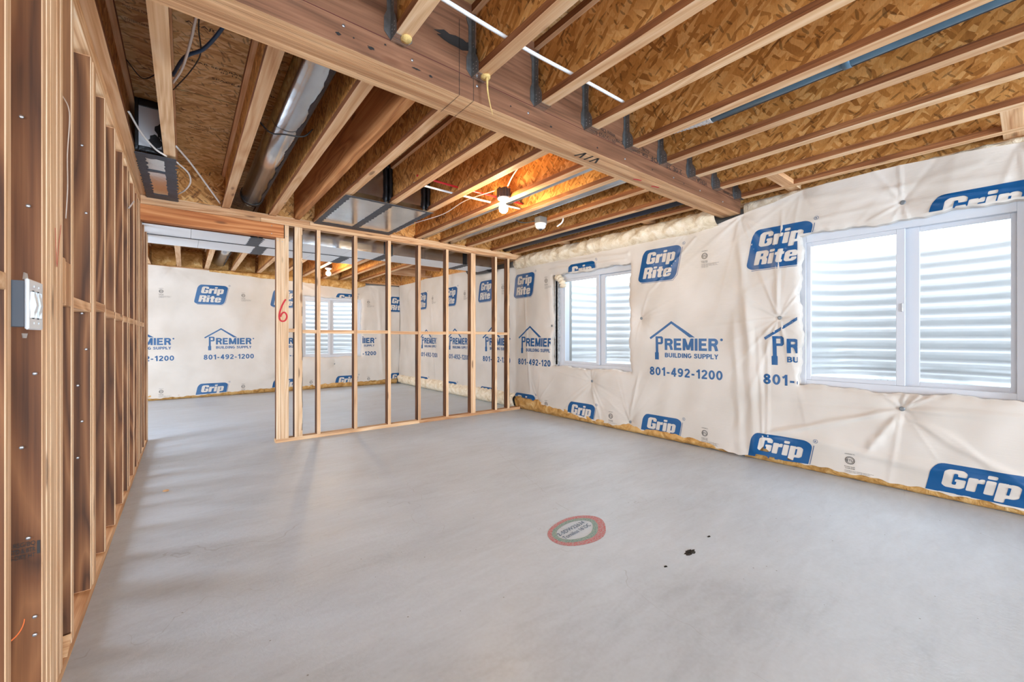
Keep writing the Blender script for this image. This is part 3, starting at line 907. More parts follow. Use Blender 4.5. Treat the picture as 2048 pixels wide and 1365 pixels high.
six = [(.072, .236), (.058, .215), (.035, .165), (.018, .11), (.010, .06), (.016, .022), (.036, .006), (.062, .012), (.078, .038), (.080, .066), (.068, .092), (.050, .098), (.032, .08), (.022, .05)]
six = [tuple(p)[:2] for p in spline([(x, y, 0) for x, y in six], 4)]
flat_print('red_number_six', stroke(six, .016), (.758, YP - .001, 1.262), (1, 0, 0), (0, 0, 1), REDINK, wp, .0016)
for x, z in ((.797, 2.10), (.755, 2.105), (.70, 2.25), (.70, 2.17), (.835, 2.16), (1.15, 2.2)):
    lathe('nail_head', [(0, 0), (.005, 0), (.005, .002), (0, .002)], NAIL, (x, YP - .0015, z), wp, 10).rotation_euler = (-H, 0, 0)
# dark bark edges on the waney studs
for x in (.987, 3.812):
    bk = bmesh.new(); pts = [(x, YP - .001, z) for z in np.linspace(.1, 2.2, 24)]
    tube_bm(bk, [Vector(p) + Vector((rng.uniform(-.004, .002), rng.uniform(.001, .005), 0)) for p in pts], .0035, 5)
    link('bark_edge', bm_mesh(bk, 'bark', True), SOOT, wp)
# ================================================================ PLASTIC SHEETING
class Frame:
    """wall basis: s runs to the right as one faces the wall, z up, n towards the room"""
    def __init__(f, o, es, n): f.o = Vector(o); f.es = Vector(es); f.n = Vector(n)
    def P(f, s, z, n=0): return f.o + f.es * s + Vector((0, 0, z)) + f.n * n

FR = Frame((4.0, 0, 0), (0, -1, 0), (-1, 0, 0))       # right wall: s = -Y
FF = Frame((0, 9.40, 0), (1, 0, 0), (0, -1, 0))       # far wall:   s = X


class Cloth:
    def __init__(c, seed, pins, lines, amp=.012):
        r = np.random.RandomState(seed); c.pins = []; c.lines = lines
        for (s0, z0, A, R, n) in pins:
            rays = []
            for k in range(n):
                rays.append((2 * math.pi * (k + r.uniform(-.45, .45)) / n, .7 * A * r.uniform(.25, 1.0) * (1 if r.rand() < .8 else -.7), R * r.uniform(.4, 1.2), r.uniform(.005, .010), r.uniform(.012, .045)))
            c.pins.append((s0, z0, rays))
        c.waves = [(r.uniform(-6, 6), r.uniform(-5, 5), r.uniform(0, 6.3), amp * r.uniform(.2, .6)) for _ in range(7)]
        c.waves += [(r.uniform(-26, 26), r.uniform(-12, 12), r.uniform(0, 6.3), .0012 * r.uniform(.3, 1)) for _ in range(10)]
    def d(c, S, Z):
        D = np.zeros_like(S, dtype=float)
        for a, b, p, A in c.waves: D += A * np.sin(a * S + b * Z + p)
        for s0, z0, rays in c.pins:
            dx, dz = S - s0, Z - z0; r = np.hypot(dx, dz)
            D -= .022 * np.exp(-(r / .10) ** 2) + .010 * np.exp(-(r / .03) ** 2)
            for th, A, R, w0, w1 in rays:
                al = dx * math.cos(th) + dz * math.sin(th); pe = dx * -math.sin(th) + dz * math.cos(th)
                wd = w0 + w1 * np.clip(al, 0, None) * .6
                D += A * np.exp(-(pe / wd) ** 2) * np.exp(-np.clip(al, 0, None) / R) * (1 / (1 + np.exp(-(al - .02) / .01)))
        for (s0, z0), (s1, z1), A, wd in c.lines:
            vx, vz = s1 - s0, z1 - z0; L2 = vx * vx + vz * vz
            t = np.clip(((S - s0) * vx + (Z - z0) * vz) / L2, 0, 1)
            dist = np.hypot(S - s0 - t * vx, Z - z0 - t * vz)
            wob = 1 + .3 * np.sin(t * 17 + A * 900)
            D += A * np.exp(-(dist / (wd * wob)) ** 2) * np.minimum(1, 4 * t * (1.15 - t) + .25)
        return D


def sheet(name, fr, cloth, s0, s1, step, top, hem, holes, label, zstep=None, mat=SHEET):
    """top, hem: lists of (s, z); holes: (sa, sb, za, zb)"""
    zstep = zstep or step
    ss = list(np.arange(s0, s1 + 1e-6, step))
    for a, b, _, _ in holes:
        for e in (a, b):
            k = int(np.argmin([abs(x - e) for x in ss])); ss[k] = e
    zs = list(np.arange(.26, 2.10, zstep))
    for _, _, a, b in holes:
        for e in (a, b):
            k = int(np.argmin([abs(x - e) for x in zs])); zs[k] = e
    nb, nt = 10, 12
    ss = np.array(ss)
    zt = np.interp(ss, [p[0] for p in top], [p[1] for p in top]); zb = np.interp(ss, [p[0] for p in hem], [p[1] for p in hem])
    zb = zb + .006 * np.sin(ss * 23) + .004 * np.sin(ss * 61)
    rows = [zb + (zs[0] - zb) * k / nb for k in range(nb)] + [np.full_like(ss, z) for z in zs] + [zs[-1] + (zt - zs[-1]) * (k + 1) / nt for k in range(nt)]
    Z = np.array(rows); S = np.tile(ss, (len(rows), 1))
    # torn, wavy borders round the openings
    for a, b, za, zb_ in holes:
        r_ = np.random.RandomState(int(abs(a) * 100))
        ph = r_.uniform(0, 6, 8)
        inz = np.exp(-np.clip(np.maximum(za - Z, Z - zb_), 0, None) / .05)
        ins = np.exp(-np.clip(np.maximum(a - S, S - b), 0, None) / .05)
        wz = .010 * np.sin(Z * 9 + ph[0]) + .006 * np.sin(Z * 27 + ph[1]) + .003 * np.sin(Z * 80 + ph[5])
        ws = .010 * np.sin(S * 8 + ph[2]) + .006 * np.sin(S * 24 + ph[3]) + .003 * np.sin(S * 70 + ph[6])
        dS = wz * (np.exp(-np.abs(S - a) / .03) + np.exp(-np.abs(S - b) / .03)) * inz
        dZ = ws * (np.exp(-np.abs(Z - za) / .03) + np.exp(-np.abs(Z - zb_) / .03)) * ins
        S = S + dS; Z = Z + dZ
    D = cloth.d(S, Z)
    # curl the border into the openings
    S0 = np.tile(ss, (len(rows), 1)); Z0 = np.array(rows)
    for a, b, za, zb_ in holes:
        dx = np.maximum(np.maximum(a - S0, S0 - b), 0); dz = np.maximum(np.maximum(za - Z0, Z0 - zb_), 0)
        D -= .02 * np.exp(-np.hypot(dx, dz) / .02)
    nr, nc = S.shape
    base = np.array(fr.o); es = np.array(fr.es); nn = np.array(fr.n)
    V = base[None, None] + S[..., None] * es + D[..., None] * nn + Z[..., None] * np.array((0, 0, 1.))
    F = []
    inside = lambda i, j: any(a - 1e-4 <= ss[j] and ss[j + 1] <= b + 1e-4 and za - 1e-4 <= Z0[i, j] and Z0[i + 1, j] <= zb_ + 1e-4 for a, b, za, zb_ in holes)
    keep = np.ones((nr - 1, nc - 1), bool)
    if holes:
        for i in range(nr - 1):
            for j in range(nc - 1):
                if inside(i, j): keep[i, j] = False
    flip = (Vector(es).cross(Vector((0, 0, 1)))).dot(fr.n) < 0
    idx = lambda i, j: i * nc + j
    for i in range(nr - 1):
        for j in range(nc - 1):
            if keep[i, j]:
                f = (idx(i, j), idx(i, j + 1), idx(i + 1, j + 1), idx(i + 1, j))
                F.append(f[::-1] if flip else f)
    VV = [tuple(v) for v in V.reshape(-1, 3)]
    # returns folded into the window reveals
    for i in range(nr - 1):
        for j in range(nc - 1):
            if keep[i, j]: continue
            for di, dj, e in ((-1, 0, (idx(i, j), idx(i, j + 1))), (1, 0, (idx(i + 1, j + 1), idx(i + 1, j))), (0, -1, (idx(i + 1, j), idx(i, j))), (0, 1, (idx(i, j + 1), idx(i + 1, j + 1)))):
                ii, jj = i + di, j + dj
                if 0 <= ii < nr - 1 and 0 <= jj < nc - 1 and keep[ii, jj]:
                    k0 = len(VV) + 2
                    VV.append(VV[e[0]]); VV.append(VV[e[1]])
                    for vi in e:
                        p = np.array(VV[vi]); h_ = math.sin(vi * 12.9898) * 43758.5; h_ -= math.floor(h_)
                        dep = .066 + .012 * math.sin(p[1 if abs(es[1]) > .5 else 0] * 30 + p[2] * 22) + .006 * h_
                        VV.append(tuple(p - nn * dep))
                    F.append((k0 - 1, k0 - 2, k0, k0 + 1))
    me = bpy.data.meshes.new(name); me.from_pydata(VV, [], F); me.polygons.foreach_set('use_smooth', [True] * len(me.polygons))
    o = link(name, me, mat, None, (0, 0, 0))
    tag(o, label, 'plastic sheeting')
    o['_top'] = 0
    del o['_top']
    return o, (top, hem, holes)


def drape(name, bm0, fr, cloth, s, z, info, mat, parent, label=None, lift=.0016):
    """print that follows the folds of the sheeting, cut off at hem, top and openings"""
    top, hem, holes = info
    bm = bm0.copy()
    for v in bm.verts: v.co.x += s; v.co.y += z
    xs = [v.co.x for v in bm.verts]; ys = [v.co.y for v in bm.verts]
    sa, sb, za, zb = min(xs), max(xs), min(ys), max(ys); sm = (sa + sb) / 2
    G = lambda: bm.verts[:] + bm.edges[:] + bm.faces[:]
    hz = np.interp([sa, sm, sb], [p[0] for p in hem], [p[1] for p in hem])
    if za < hz.max() + .01:
        a = Vector((sa, hz[0] + .008, 0)); b = Vector((sb, hz[2] + .008, 0)); d = b - a
        bmesh.ops.bisect_plane(bm, geom=G(), plane_co=a, plane_no=(-d.y, d.x, 0), clear_inner=True)
    for a, b, c, d_ in holes:
        if sb > a and sa < b and zb > c and za < d_:
            m = .012
            for co, no in (((a - m, 0, 0), (1, 0, 0)), ((b + m, 0, 0), (1, 0, 0)), ((0, c - m, 0), (0, 1, 0)), ((0, d_ + m, 0), (0, 1, 0))):
                bmesh.ops.bisect_plane(bm, geom=G(), plane_co=co, plane_no=no)
            kill = [f for f in bm.faces if a - m < f.calc_center_median().x < b + m and c - m < f.calc_center_median().y < d_ + m]
            bmesh.ops.delete(bm, geom=kill, context='FACES')
    if not bm.faces: bm.free(); return None
    S = np.array([v.co.x for v in bm.verts]); Z = np.array([v.co.y for v in bm.verts]); D = cloth.d(S, Z) + lift
    o = fr.P(float(S.mean()), float(Z.mean()), 0)
    for v, s_, z_, d_ in zip(bm.verts, S, Z, D): v.co = fr.P(float(s_), float(z_), float(d_)) - o
    n = Vector((0, 0, 0))
    for f in bm.faces: f.normal_update(); n += f.normal * f.calc_area()
    if n.dot(fr.n) < 0: bmesh.ops.reverse_faces(bm, faces=bm.faces)
    ob = link(name, bm_mesh(bm, name, True), mat, parent, o)
    if label: ob['label'] = label
    return ob


LOGO = grid_cut(grip_logo(), .02); PREM = grid_cut(premier_logo(), .02); ETL = grid_cut(etl_mark(), .03)


def prints(fr, cloth, info, parent, s_list, s_lo, s_hi, dz=0, etl_off=.61):
    for s in s_list:                                    # s: left end of the phone number
        for zz in (1.705, -.102):
            if s - .14 < s_hi - .1 and s + .3 > s_lo: drape('printed_badge', LOGO, fr, cloth, s - .145, zz + dz, info, BLUE, parent)
        if s < s_hi - .1 and s + .7 > s_lo: drape('printed_company_name', PREM, fr, cloth, s, dz * 1.0 - .02, info, BLUE, parent)
        for zz in (1.90, .155):
            if s_lo < s + etl_off < s_hi: drape('printed_test_mark', ETL, fr, cloth, s + etl_off, zz + dz, info, INK, parent)


# --- right wall, near room (s = -Y)
HR = [(-1.205, .03, .70, 1.945), (-4.16, -2.87, .70, 1.955)]
pinsR = [(-1.349, 1.267, .020, .55, 16), (-.576, 2.065, .015, .5, 12), (-.579, .587, .022, .75, 12), (-2.72, 1.312, .010, .35, 12), (-3.455, .546, .011, .45, 14), (-4.19, 1.261, .010, .35, 12),
         (-2.881, .123, .012, .5, 15), (-4.451, .159, .012, .45, 15), (-1.20, 2.31, .010, .5, 12), (-1.67, 2.22, .012, .6, 14), (-.05, 2.29, .010, .5, 10), (-2.2, 2.19, .008, .4, 10)]
linR = [((-1.70, 2.20), (-1.58, 1.0), .012, .035), ((-1.60, 1.5), (-1.55, .10), .020, .05), ((-1.52, 1.2), (-1.47, .15), .010, .018), ((-1.44, 1.2), (-1.44, .2), .008, .015), ((-1.72, 1.3), (-1.66, .08), .012, .04),
        ((-2.6, 1.6), (-2.1, 2.1), .006, .012), ((-.58, .58), (-1.45, .25), .014, .02), ((-.58, .58), (.1, .10), .016, .025), ((-.58, .56), (-.75, .28), .014, .03), ((-.56, .6), (.3, .62), .008, .015), ((-2.75, .7), (-2.88, .15), .008, .02), ((-1.45, .30), (.3, .12), .012, .03),
        ((-1.45, .22), (.3, .20), .005, .03), ((-1.40, 2.10), (-1.35, 1.3), .008, .015), ((-1.33, 2.2), (-1.37, 1.3), .008, .012), ((-1.2, 2.25), (-.1, 2.1), .010, .02), ((-1.0, 2.12), (-.2, 2.22), .008, .02), ((-1.15, 2.05), (-.62, 2.07), .008, .018),
        ((-3.45, .5), (-3.3, .1), .007, .02), ((-3.45, .5), (-3.9, .12), .006, .02), ((-4.8, 2.1), (-4.6, .3), .006, .02), ((-4.2, 2.12), (-2.9, 2.06), .016, .025), ((-4.2, 2.04), (-2.95, 2.0), .012, .02)]
clR = Cloth(11, pinsR, linR, .010)
topR = [(-4.95, 2.20), (-4.2, 2.185), (-3.3, 2.18), (-2.05, 2.165), (-1.85, 2.19), (-1.67, 2.235), (-1.40, 2.27), (-1.2, 2.325), (-.6, 2.335), (0, 2.30), (1.6, 2.32)]
hemR = [(-4.95, .20), (-4.60, .19), (-4.40, .13), (-4.0, .115), (-3.5, .06), (-3.1, .055), (-2.9, .09), (-2.72, .055), (-2.0, .035), (-1.62, .022), (-1.53, .05), (-1.47, .15), (-1.42, .10), (-1.2, .06), (-.6, .05), (0, .048), (1.6, .045)]
shR, infR = sheet('vapor_barrier', FR, clR, -4.93, 1.5, .0115, topR, hemR, HR, 'white printed plastic sheeting pinned along the right wall around the two near windows')
P_ = 1.135
prints(FR, clR, infR, shR, [-2.614 - 2 * P_, -2.614 - P_, -2.614, -2.614 + P_, -2.614 + 2 * P_], -4.9, 1.45)
for (s0, z0, *_r) in pinsR[:8]:
    d0 = float(clR.d(np.array([s0]), np.array([z0]))[0])
    c = lathe('cap_nail', [(0, 0), (.016, 0), (.016, .002), (.009, .004), (.006, .003), (0, .005)], CAP, FR.P(s0, z0, d0 + .001), shR, 20)
    c.rotation_euler = (0, -H, 0)

# --- right wall of the back room
pinsB = [(-5.4, 1.4, .008, .4, 10), (-6.2, .2, .008, .4, 10), (-7.3, 1.3, .008, .4, 10), (-8.4, .2, .008, .4, 10), (-8.9, 2.2, .01, .5, 12), (-7.0, 2.2, .01, .5, 12), (-5.6, 2.1, .01, .5, 12)]
clB = Cloth(5, pinsB, [((-5.3, 2.0), (-5.1, .3), .01, .03), ((-7.8, 2.2), (-7.6, .2), .008, .03)], .016)
topB = [(-9.36, 2.32), (-8.0, 2.34), (-6.5, 2.30), (-5.8, 2.22), (-4.86, 2.18)]
hemB = [(-9.36, .10), (-8.4, .12), (-7.5, .10), (-6.6, .14), (-5.8, .12), (-5.3, .17), (-4.86, .20)]
shB, infB = sheet('vapor_barrier', Frame((4.012, 0, 0), (0, -1, 0), (-1, 0, 0)), clB, -9.38, -4.88, .025, topB, hemB, [], 'white printed plastic sheeting on the right side of the back room seen between the studs')
prints(Frame((4.012, 0, 0), (0, -1, 0), (-1, 0, 0)), clB, infB, shB, [-5.88 - 1.2 * k for k in range(0, 3)] + [-5.88 + 1.0][:0], -9.3, -5.0)

# --- far wall (s = X)
HF = [(1.90, 3.13, .675, 1.955)]
pinsF = [(-.172, 2.33, .009, .6, 16), (1.42, .30, .009, .7, 16), (1.2, 2.30, .008, .5, 12), (2.55, .52, .008, .4, 12), (3.3, 2.30, .009, .6, 12), (3.22, 1.25, .007, .3, 10), (-.6, 1.2, .006, .5, 10), (-1.4, 2.3, .008, .5, 10), (2.3, 2.25, .008, .4, 12)]
clF = Cloth(3, pinsF, [((-.9, .95), (.3, .45), .006, .02), ((-.9, .75), (.4, .25), .006, .02), ((3.5, 2.2), (3.6, .3), .012, .04), ((3.75, 2.2), (3.8, .4), .010, .03), ((1.9, 2.2), (2.3, 2.0), .01, .03)], .012)
topF = [(-3.5, 2.33), (-.5, 2.345), (.43, 2.325), (1.0, 2.315), (1.36, 2.33), (1.9, 2.25), (2.87, 2.16), (3.1, 2.28), (4.0, 2.30)]
hemF = [(-3.5, .05), (-.4, .04), (.3, .05), (.7, .07), (1.3, .09), (2.0, .08), (3.0, .10), (3.97, .12)]
shF, infF = sheet('vapor_barrier', FF, clF, -3.5, 4.03, .02, topF, hemF, HF, 'white printed plastic sheeting across the far wall of the back room around its window')
prints(FF, clF, infF, shF, [.265 - 1.2, .265, .265 + 1.2, .265 + 2.4, .265 + 3.6], -3.4, 3.95, 0)
for s0, z0 in ((2.55, .52), (3.22, 1.25)):
    c = lathe('cap_nail', [(0, 0), (.016, 0), (.016, .002), (0, .005)], CAP, FF.P(s0, z0, float(clF.d(np.array([s0]), np.array([z0]))[0])), shF, 16); c.rotation_euler = (H, 0, 0)

# ================================================================ INSULATION (countless fibres: one soft mass each)
def fluffy(name, fr, s0, s1, zlo, zhi, n0, bulge, mat, label, seed, step=.02, rows=12, amp=.012, cat='insulation'):
    r_ = np.random.RandomState(seed)
    ss = np.arange(s0, s1 + 1e-6, step); V = []; F = []
    wv = [(r_.uniform(3, 60), r_.uniform(-40, 40), r_.uniform(0, 6.3), r_.uniform(.2, 1)) for _ in range(16)]
    zl = (np.interp(ss, [p[0] for p in zlo], [p[1] for p in zlo]) if isinstance(zlo, list) else np.full_like(ss, zlo))
    zh = (np.interp(ss, [p[0] for p in zhi], [p[1] for p in zhi]) if isinstance(zhi, list) else np.full_like(ss, zhi))
    o = fr.P(s0, float(zl[0]), 0)
    for j, s in enumerate(ss):
        for i in range(rows + 1):
            t = i / rows; z = zl[j] + (zh[j] - zl[j]) * t
            prof = bulge * math.sin(math.pi * min(1, max(0, t))) ** .5 if 0 < t < 1 else 0
            nz = sum(A * math.sin(a * s + b * z * 1.5 + p) for a, b, p, A in wv) / 4
            V.append(tuple(fr.P(float(s), float(z + (amp * .5 * nz if 0 < t < 1 else amp * .35 * nz)), n0 + prof + amp * nz * (1 if 0 < t < 1 else .2)) - o))
    n = rows + 1; nc = len(ss)
    for j in range(nc - 1):
        for i in range(rows):
            F.append((j * n + i, (j + 1) * n + i, (j + 1) * n + i + 1, j * n + i + 1))
    me = bpy.data.meshes.new(name); me.from_pydata(V, [], F); me.polygons.foreach_set('use_smooth', [True] * len(F))
    ob = link(name, me, mat, None, o); tag(ob, label, cat, kind='stuff'); return ob

fluffy('insulation', FR, -4.93, -1.87, [(-4.93, 2.13), (-2.05, 2.14), (-1.87, 2.16)], [(-4.93, 2.35), (-1.87, 2.345)], -.05, .13, BATT_W, 'thick roll of pale glass wool along the top of the right wall beyond the beam', 2, amp=.016)
fluffy('insulation', FR, -1.66, 1.5, [(-1.66, 2.2), (-1.2, 2.28), (1.5, 2.28)], 2.352, -.10, .05, BATT_W, 'pale glass wool showing above the sheeting right of the beam end', 4)
fluffy('insulation', FR, -1.64, 1.5, .002, [(-1.64, .07), (-1.47, .17), (-1.38, .10), (-1.2, .085), (1.5, .075)], -.05, .035, BATT_Y, 'yellow glass wool strip showing along the floor under the near right window', 6, rows=8, amp=.006)
fluffy('insulation', FR, -4.98, -1.65, .002, [(-4.9, .24), (-4.3, .20), (-3.5, .13), (-1.65, .09)], -.06, .06, BATT_Y, 'yellow glass wool bulging out at the floor beside the partition and under the second window', 8, rows=8, amp=.012)
fluffy('insulation', FR, -9.35, -4.96, .002, .24, -.05, .10, BATT_W, 'pale glass wool bulging at the floor of the back room right side', 9, rows=8, amp=.016)
fluffy('insulation', FF, -3.4, 3.96, .002, .14, -.06, .05, BATT_Y, 'yellow glass wool strip along the floor of the far wall', 10, rows=6, amp=.006)
for k, (a, b) in enumerate(zip([-3.4, -2.6, -1.8, -1.3, -.9, -.52] + JB[:8], [-2.6, -1.8, -1.3, -.9, -.52] + JB[:9])):
    if b < -.6: continue
    fluffy('insulation', FF, a + .066, b - .002, 2.362, 2.66, -.10 if k % 2 else -.08, .05, BATT_Y, 'yellow glass wool batt stuffed between the joists over the far wall, %s' % ['leftmost', 'leftmost', 'leftmost', 'leftmost', 'leftmost seen through the doorway', 'at the left edge of the doorway view', 'second bay seen through the doorway', 'in the bay with the round duct', 'in the bay left of the door jamb', 'behind the door jamb', 'behind the third partition stud', 'behind the far bulb', 'right of the far bulb', 'near the far right corner'][k], 30 + k, .03, 8, .012)
fluffy('insulation', FF, .35, 3.2, [(.35, 2.30), (1.9, 2.22), (2.9, 2.14), (3.2, 2.25)], 2.358, -.03, .06, BATT_Y, 'folded yellow glass wool lip along the top of the far wall sheeting', 50, .025, 8, .01)

# ================================================================ WINDOWS
def window(n, fr, sa, sb, za, zb, nf, mid, label, flip=False):
    e = .030; sa -= e; sb += e; za -= .05; zb += .035; hd = .078; sb_ = .083
    """vinyl sliding window: outer frame, fixed pane, sliding sash, meeting rails"""
    W = empty('window_%d' % n, fr.P((sa + sb) / 2, za, nf)); tag(W, label, kind='structure')
    def bx(name, s0, s1, z0, z1, n0, n1, mat=VINYL, bev=.002):
        a = fr.P(s0, z0, n0); b = fr.P(s1, z1, n1); return box(name, a, b, mat, W, bev)
    f = .042 + e
    bx('frame_side', sa, sa + f, za, zb, nf - .08, nf); bx('frame_side', sb - f, sb, za, zb, nf - .08, nf)
    bx('frame_head', sa + f, sb - f, zb - hd, zb, nf - .08, nf); bx('frame_sill', sa + f, sb - f, za, za + sb_, nf - .08, nf)
    # track ribs
    for q in (.018, .036): bx('track_rib', sa + f, sb - f, za + sb_, za + sb_ + .008, nf - .02 - q - .003, nf - .02 - q, bev=.0005)
    sw = .032
    def sash(name, s0, s1, nc, wl_, wr_):
        z0, z1 = za + sb_, zb - hd
        bm = bmesh.new(); o = fr.P(s0, z0, nc)
        def bb(a0, a1, b0, b1):
            p = fr.P(a0, b0, nc - .014) - o; q = fr.P(a1, b1, nc + .014) - o
            box_bm(bm, (min(p.x, q.x), min(p.y, q.y), min(p.z, q.z)), (max(p.x, q.x), max(p.y, q.y), max(p.z, q.z)), .002)
        bb(s0, s0 + wl_, z0, z1); bb(s1 - wr_, s1, z0, z1); bb(s0 + wl_, s1 - wr_, z0, z0 + sw); bb(s0 + wl_, s1 - wr_, z1 - sw, z1)
        S_ = link(name, bm_mesh(bm, name), VINYL, W, o)
        p = fr.P(s0 + wl_ - .004, z0 + sw - .004, nc - .003); q = fr.P(s1 - wr_ + .004, z1 - sw + .004, nc + .003)
        box('pane', p, q, GLASS, S_, 0)
        # glazing bead
        return S_
    s1_ = sash('sliding_sash', sa + f, mid + .026, nf - .022, sw, .048)
    s2_ = sash('fixed_sash', mid - .012, sb - f, nf - .056, .11, sw * .8)
    lat = fr.P(mid + .022 - .012, (za + zb) / 2, nf - .006)
    box('latch', lat - Vector((.006, .006, .03)), lat + Vector((.006, .006, .03)), NAIL, s1_, .002)
    bx('side_jamb_clip', sa + .012, sa + .026, (za + zb) / 2 - .01, (za + zb) / 2 + .02, nf, nf + .006)
    # wooden/foam reveal round the frame
    return W

window(1, FR, -1.222, -.018, .712, 1.935, -.085, -.60, 'white vinyl sliding window, large one at the right edge of the view')
window(2, FR, -4.075, -2.855, .712, 1.935, -.095, -3.43, 'white vinyl sliding window in the right wall near the partition')
window(3, FF, 1.915, 3.135, .685, 1.945, -.07, 2.45, 'white vinyl sliding window of the back room seen through the studs')
# window bucks (wood and foam lining between frame and sheeting)
def buck(fr, sa, sb, za, zb, n0, n1, k):
    t = .03
    B = empty('trim_%d' % k, fr.P(sa, za, n0)); tag(B, 'lining of the opening around window_%d' % (k - 3), kind='structure')
    for a, b, c, d in ((sa - t, sa, za - t, zb + t), (sb, sb + t, za - t, zb + t), (sa, sb, za - t, za), (sa, sb, zb, zb + t)):
        box('buck_board', fr.P(a, c, n0), fr.P(b, d, n1), VINYL, B, 0)
    return B
buck(FR, -1.252, .012, .662, 1.97, -.30, -.05, 4); buck(FR, -4.105, -2.825, .662, 1.97, -.30, -.06, 5); buck(FF, 1.88, 3.17, .63, 1.985, -.30, -.06, 6)
foil = box('foil_strip', FR.P(-4.155, .72, -.10), FR.P(-4.085, 1.93, -.06), plain('foil_faced_foam', srgb(196, 198, 200), .45, .3, (40, .9, .02), .5, .5, 30), bpy.data.objects['window_2'], .002)
# foam squeezed out at the top left corner of the second window
bm = bmesh.new(); tube_bm(bm, spline([FR.P(-4.10, 1.93, -.05), FR.P(-4.03, 1.91, -.03), FR.P(-3.98, 1.85, -.03), FR.P(-3.965, 1.78, -.04)], 6), .03, 10, radii=[.02 + .022 * math.sin(k * .9) ** 2 + .01 for k in range(19)])
link('spray_foam', bm_mesh(bm, 'spray_foam', True), BATT_W, bpy.data.objects['window_2'])

# ---- corrugated window wells
def well(fr, sc_, hw, dep, zb, zt, n0, label):
    o = fr.P(sc_, zb, n0); nphi, dz = 90, .0085
    nz = int((zt - zb) / dz); V = []; F = []
    for i in range(nz + 1):
        z = zb + (zt - zb) * i / nz
        for j in range(nphi + 1):
            th = math.pi * j / nphi
            c, s_ = math.cos(th), math.sin(th); e = .62
            x = -hw * math.copysign(abs(c) ** e, c); y_ = -dep * abs(s_) ** e
            r = .010 * math.cos(2 * math.pi * z / .105)
            mid = .5 * (math.tanh((th - .95) / .05) - math.tanh((th - 2.2) / .05))
            ph = ((z / .105) % 1)
            r += .007 * mid * math.exp(-((ph - .22) / .07) ** 2)
            rr = math.hypot(x / hw, y_ / dep) or 1
            V.append(tuple(fr.P(sc_ + x * (1 - r / hw), z, n0 + y_ * (1 - r / dep)) - o))
    n = nphi + 1
    for i in range(nz):
        for j in range(nphi): F.append((i * n + j, i * n + j + 1, (i + 1) * n + j + 1, (i + 1) * n + j))
    me = bpy.data.meshes.new('window_well'); me.from_pydata(V, [], F); me.polygons.foreach_set('use_smooth', [True] * len(F))
    ob = link('window_well', me, WELLM, None, o); tag(ob, label, 'window well')
    # rolled top rim
    rim = [fr.P(sc_ - hw * math.copysign(abs(math.cos(t_)) ** .62, math.cos(t_)), zt, n0 - dep * abs(math.sin(t_)) ** .62) for t_ in np.linspace(0, math.pi, 50)]
    tube('rolled_rim', rim, .009, GALV, ob, 8)
    # gravel bed: a lumpy bed of stones
    bm = bmesh.new(); r_ = random.Random(int(abs(sc_) * 10))
    for a in np.arange(-hw + .02, hw, .05):
        for b in np.arange(.02, dep, .05):
            if (abs(a) / hw) ** 2.6 + (b / dep) ** 2.6 > .93: continue
            p = fr.P(sc_ + a + r_.uniform(-.015, .015), zb + .02, n0 - b) - o
            q = bmesh.ops.create_icosphere(bm, subdivisions=1, radius=r_.uniform(.024, .036), matrix=Matrix.Translation(p))
    g = link('gravel', bm_mesh(bm, 'gravel'), GRAVEL, ob, o); g['kind'] = 'stuff'
    return ob

well(FR, -.62, .80, .98, .64, 1.895, -.36, 'pale corrugated steel window well outside the large right window')
well(FR, -3.47, .80, .98, .64, 1.895, -.36, 'pale corrugated steel window well outside the second right window near the partition')
well(FF, 2.53, .80, .98, .62, 1.98, -.36, 'pale corrugated steel window well outside the back room window')
tagS(multi('ground', [((5.5, -1, 1.7), (9, 6, 1.86)), ((4.36, 1.5, 1.7), (5.5, 2.6, 1.86)), ((4.36, 4.35, 1.7), (5.5, 6, 1.86)), ((4.36, -1, 1.7), (5.5, -.3, 1.86))], GRAVEL, None, 0), 'ground outside at the level of the well rims')
bpy.data.objects['ground'].name = 'floor_outside'

# ================================================================ DUCTS
# -- left duct between left wall and first joist
d1 = empty('sheet_metal_duct', (-.19, 4.3, 2.34)); tag(d1, 'boxed sheet metal duct with black sealant between the left wall and the first joist', 'duct')
box('bottom_panel', (-.262, 3.74, 2.344), (-.062, 4.86, 2.352), GALV, d1, .001)
box('end_panel', (-.262, 3.745, 2.362), (-.11, 3.752, ZS - .002), WDUCT, d1, .001)
box('sealed_end_frame', (-.264, 3.728, 2.36), (-.245, 3.744, ZS - .002), BLACKM, d1, .003)
box('sealed_end_frame', (-.245, 3.728, ZS - .05), (-.092, 3.744, ZS - .002), BLACKM, d1, .003)
box('sealed_end_frame', (-.245, 3.728, 2.36), (-.092, 3.744, 2.395), BLACKM, d1, .003)
box('sealed_end_frame', (-.125, 3.726, 2.395), (-.092, 3.744, ZS - .05), BLACKM, d1, .003)
v = blotch(77, .05, .05); flat_print('sealant_smear', v, (-.16, 3.7445, 2.44), (1, 0, 0), (0, 0, 1), BLACKM, d1, .002)
v = blotch(78, .035, .07); flat_print('sealant_smear', v, (-.13, 3.7445, 2.52), (1, 0, 0), (0, 0, 1), BLACKM, d1, .002)
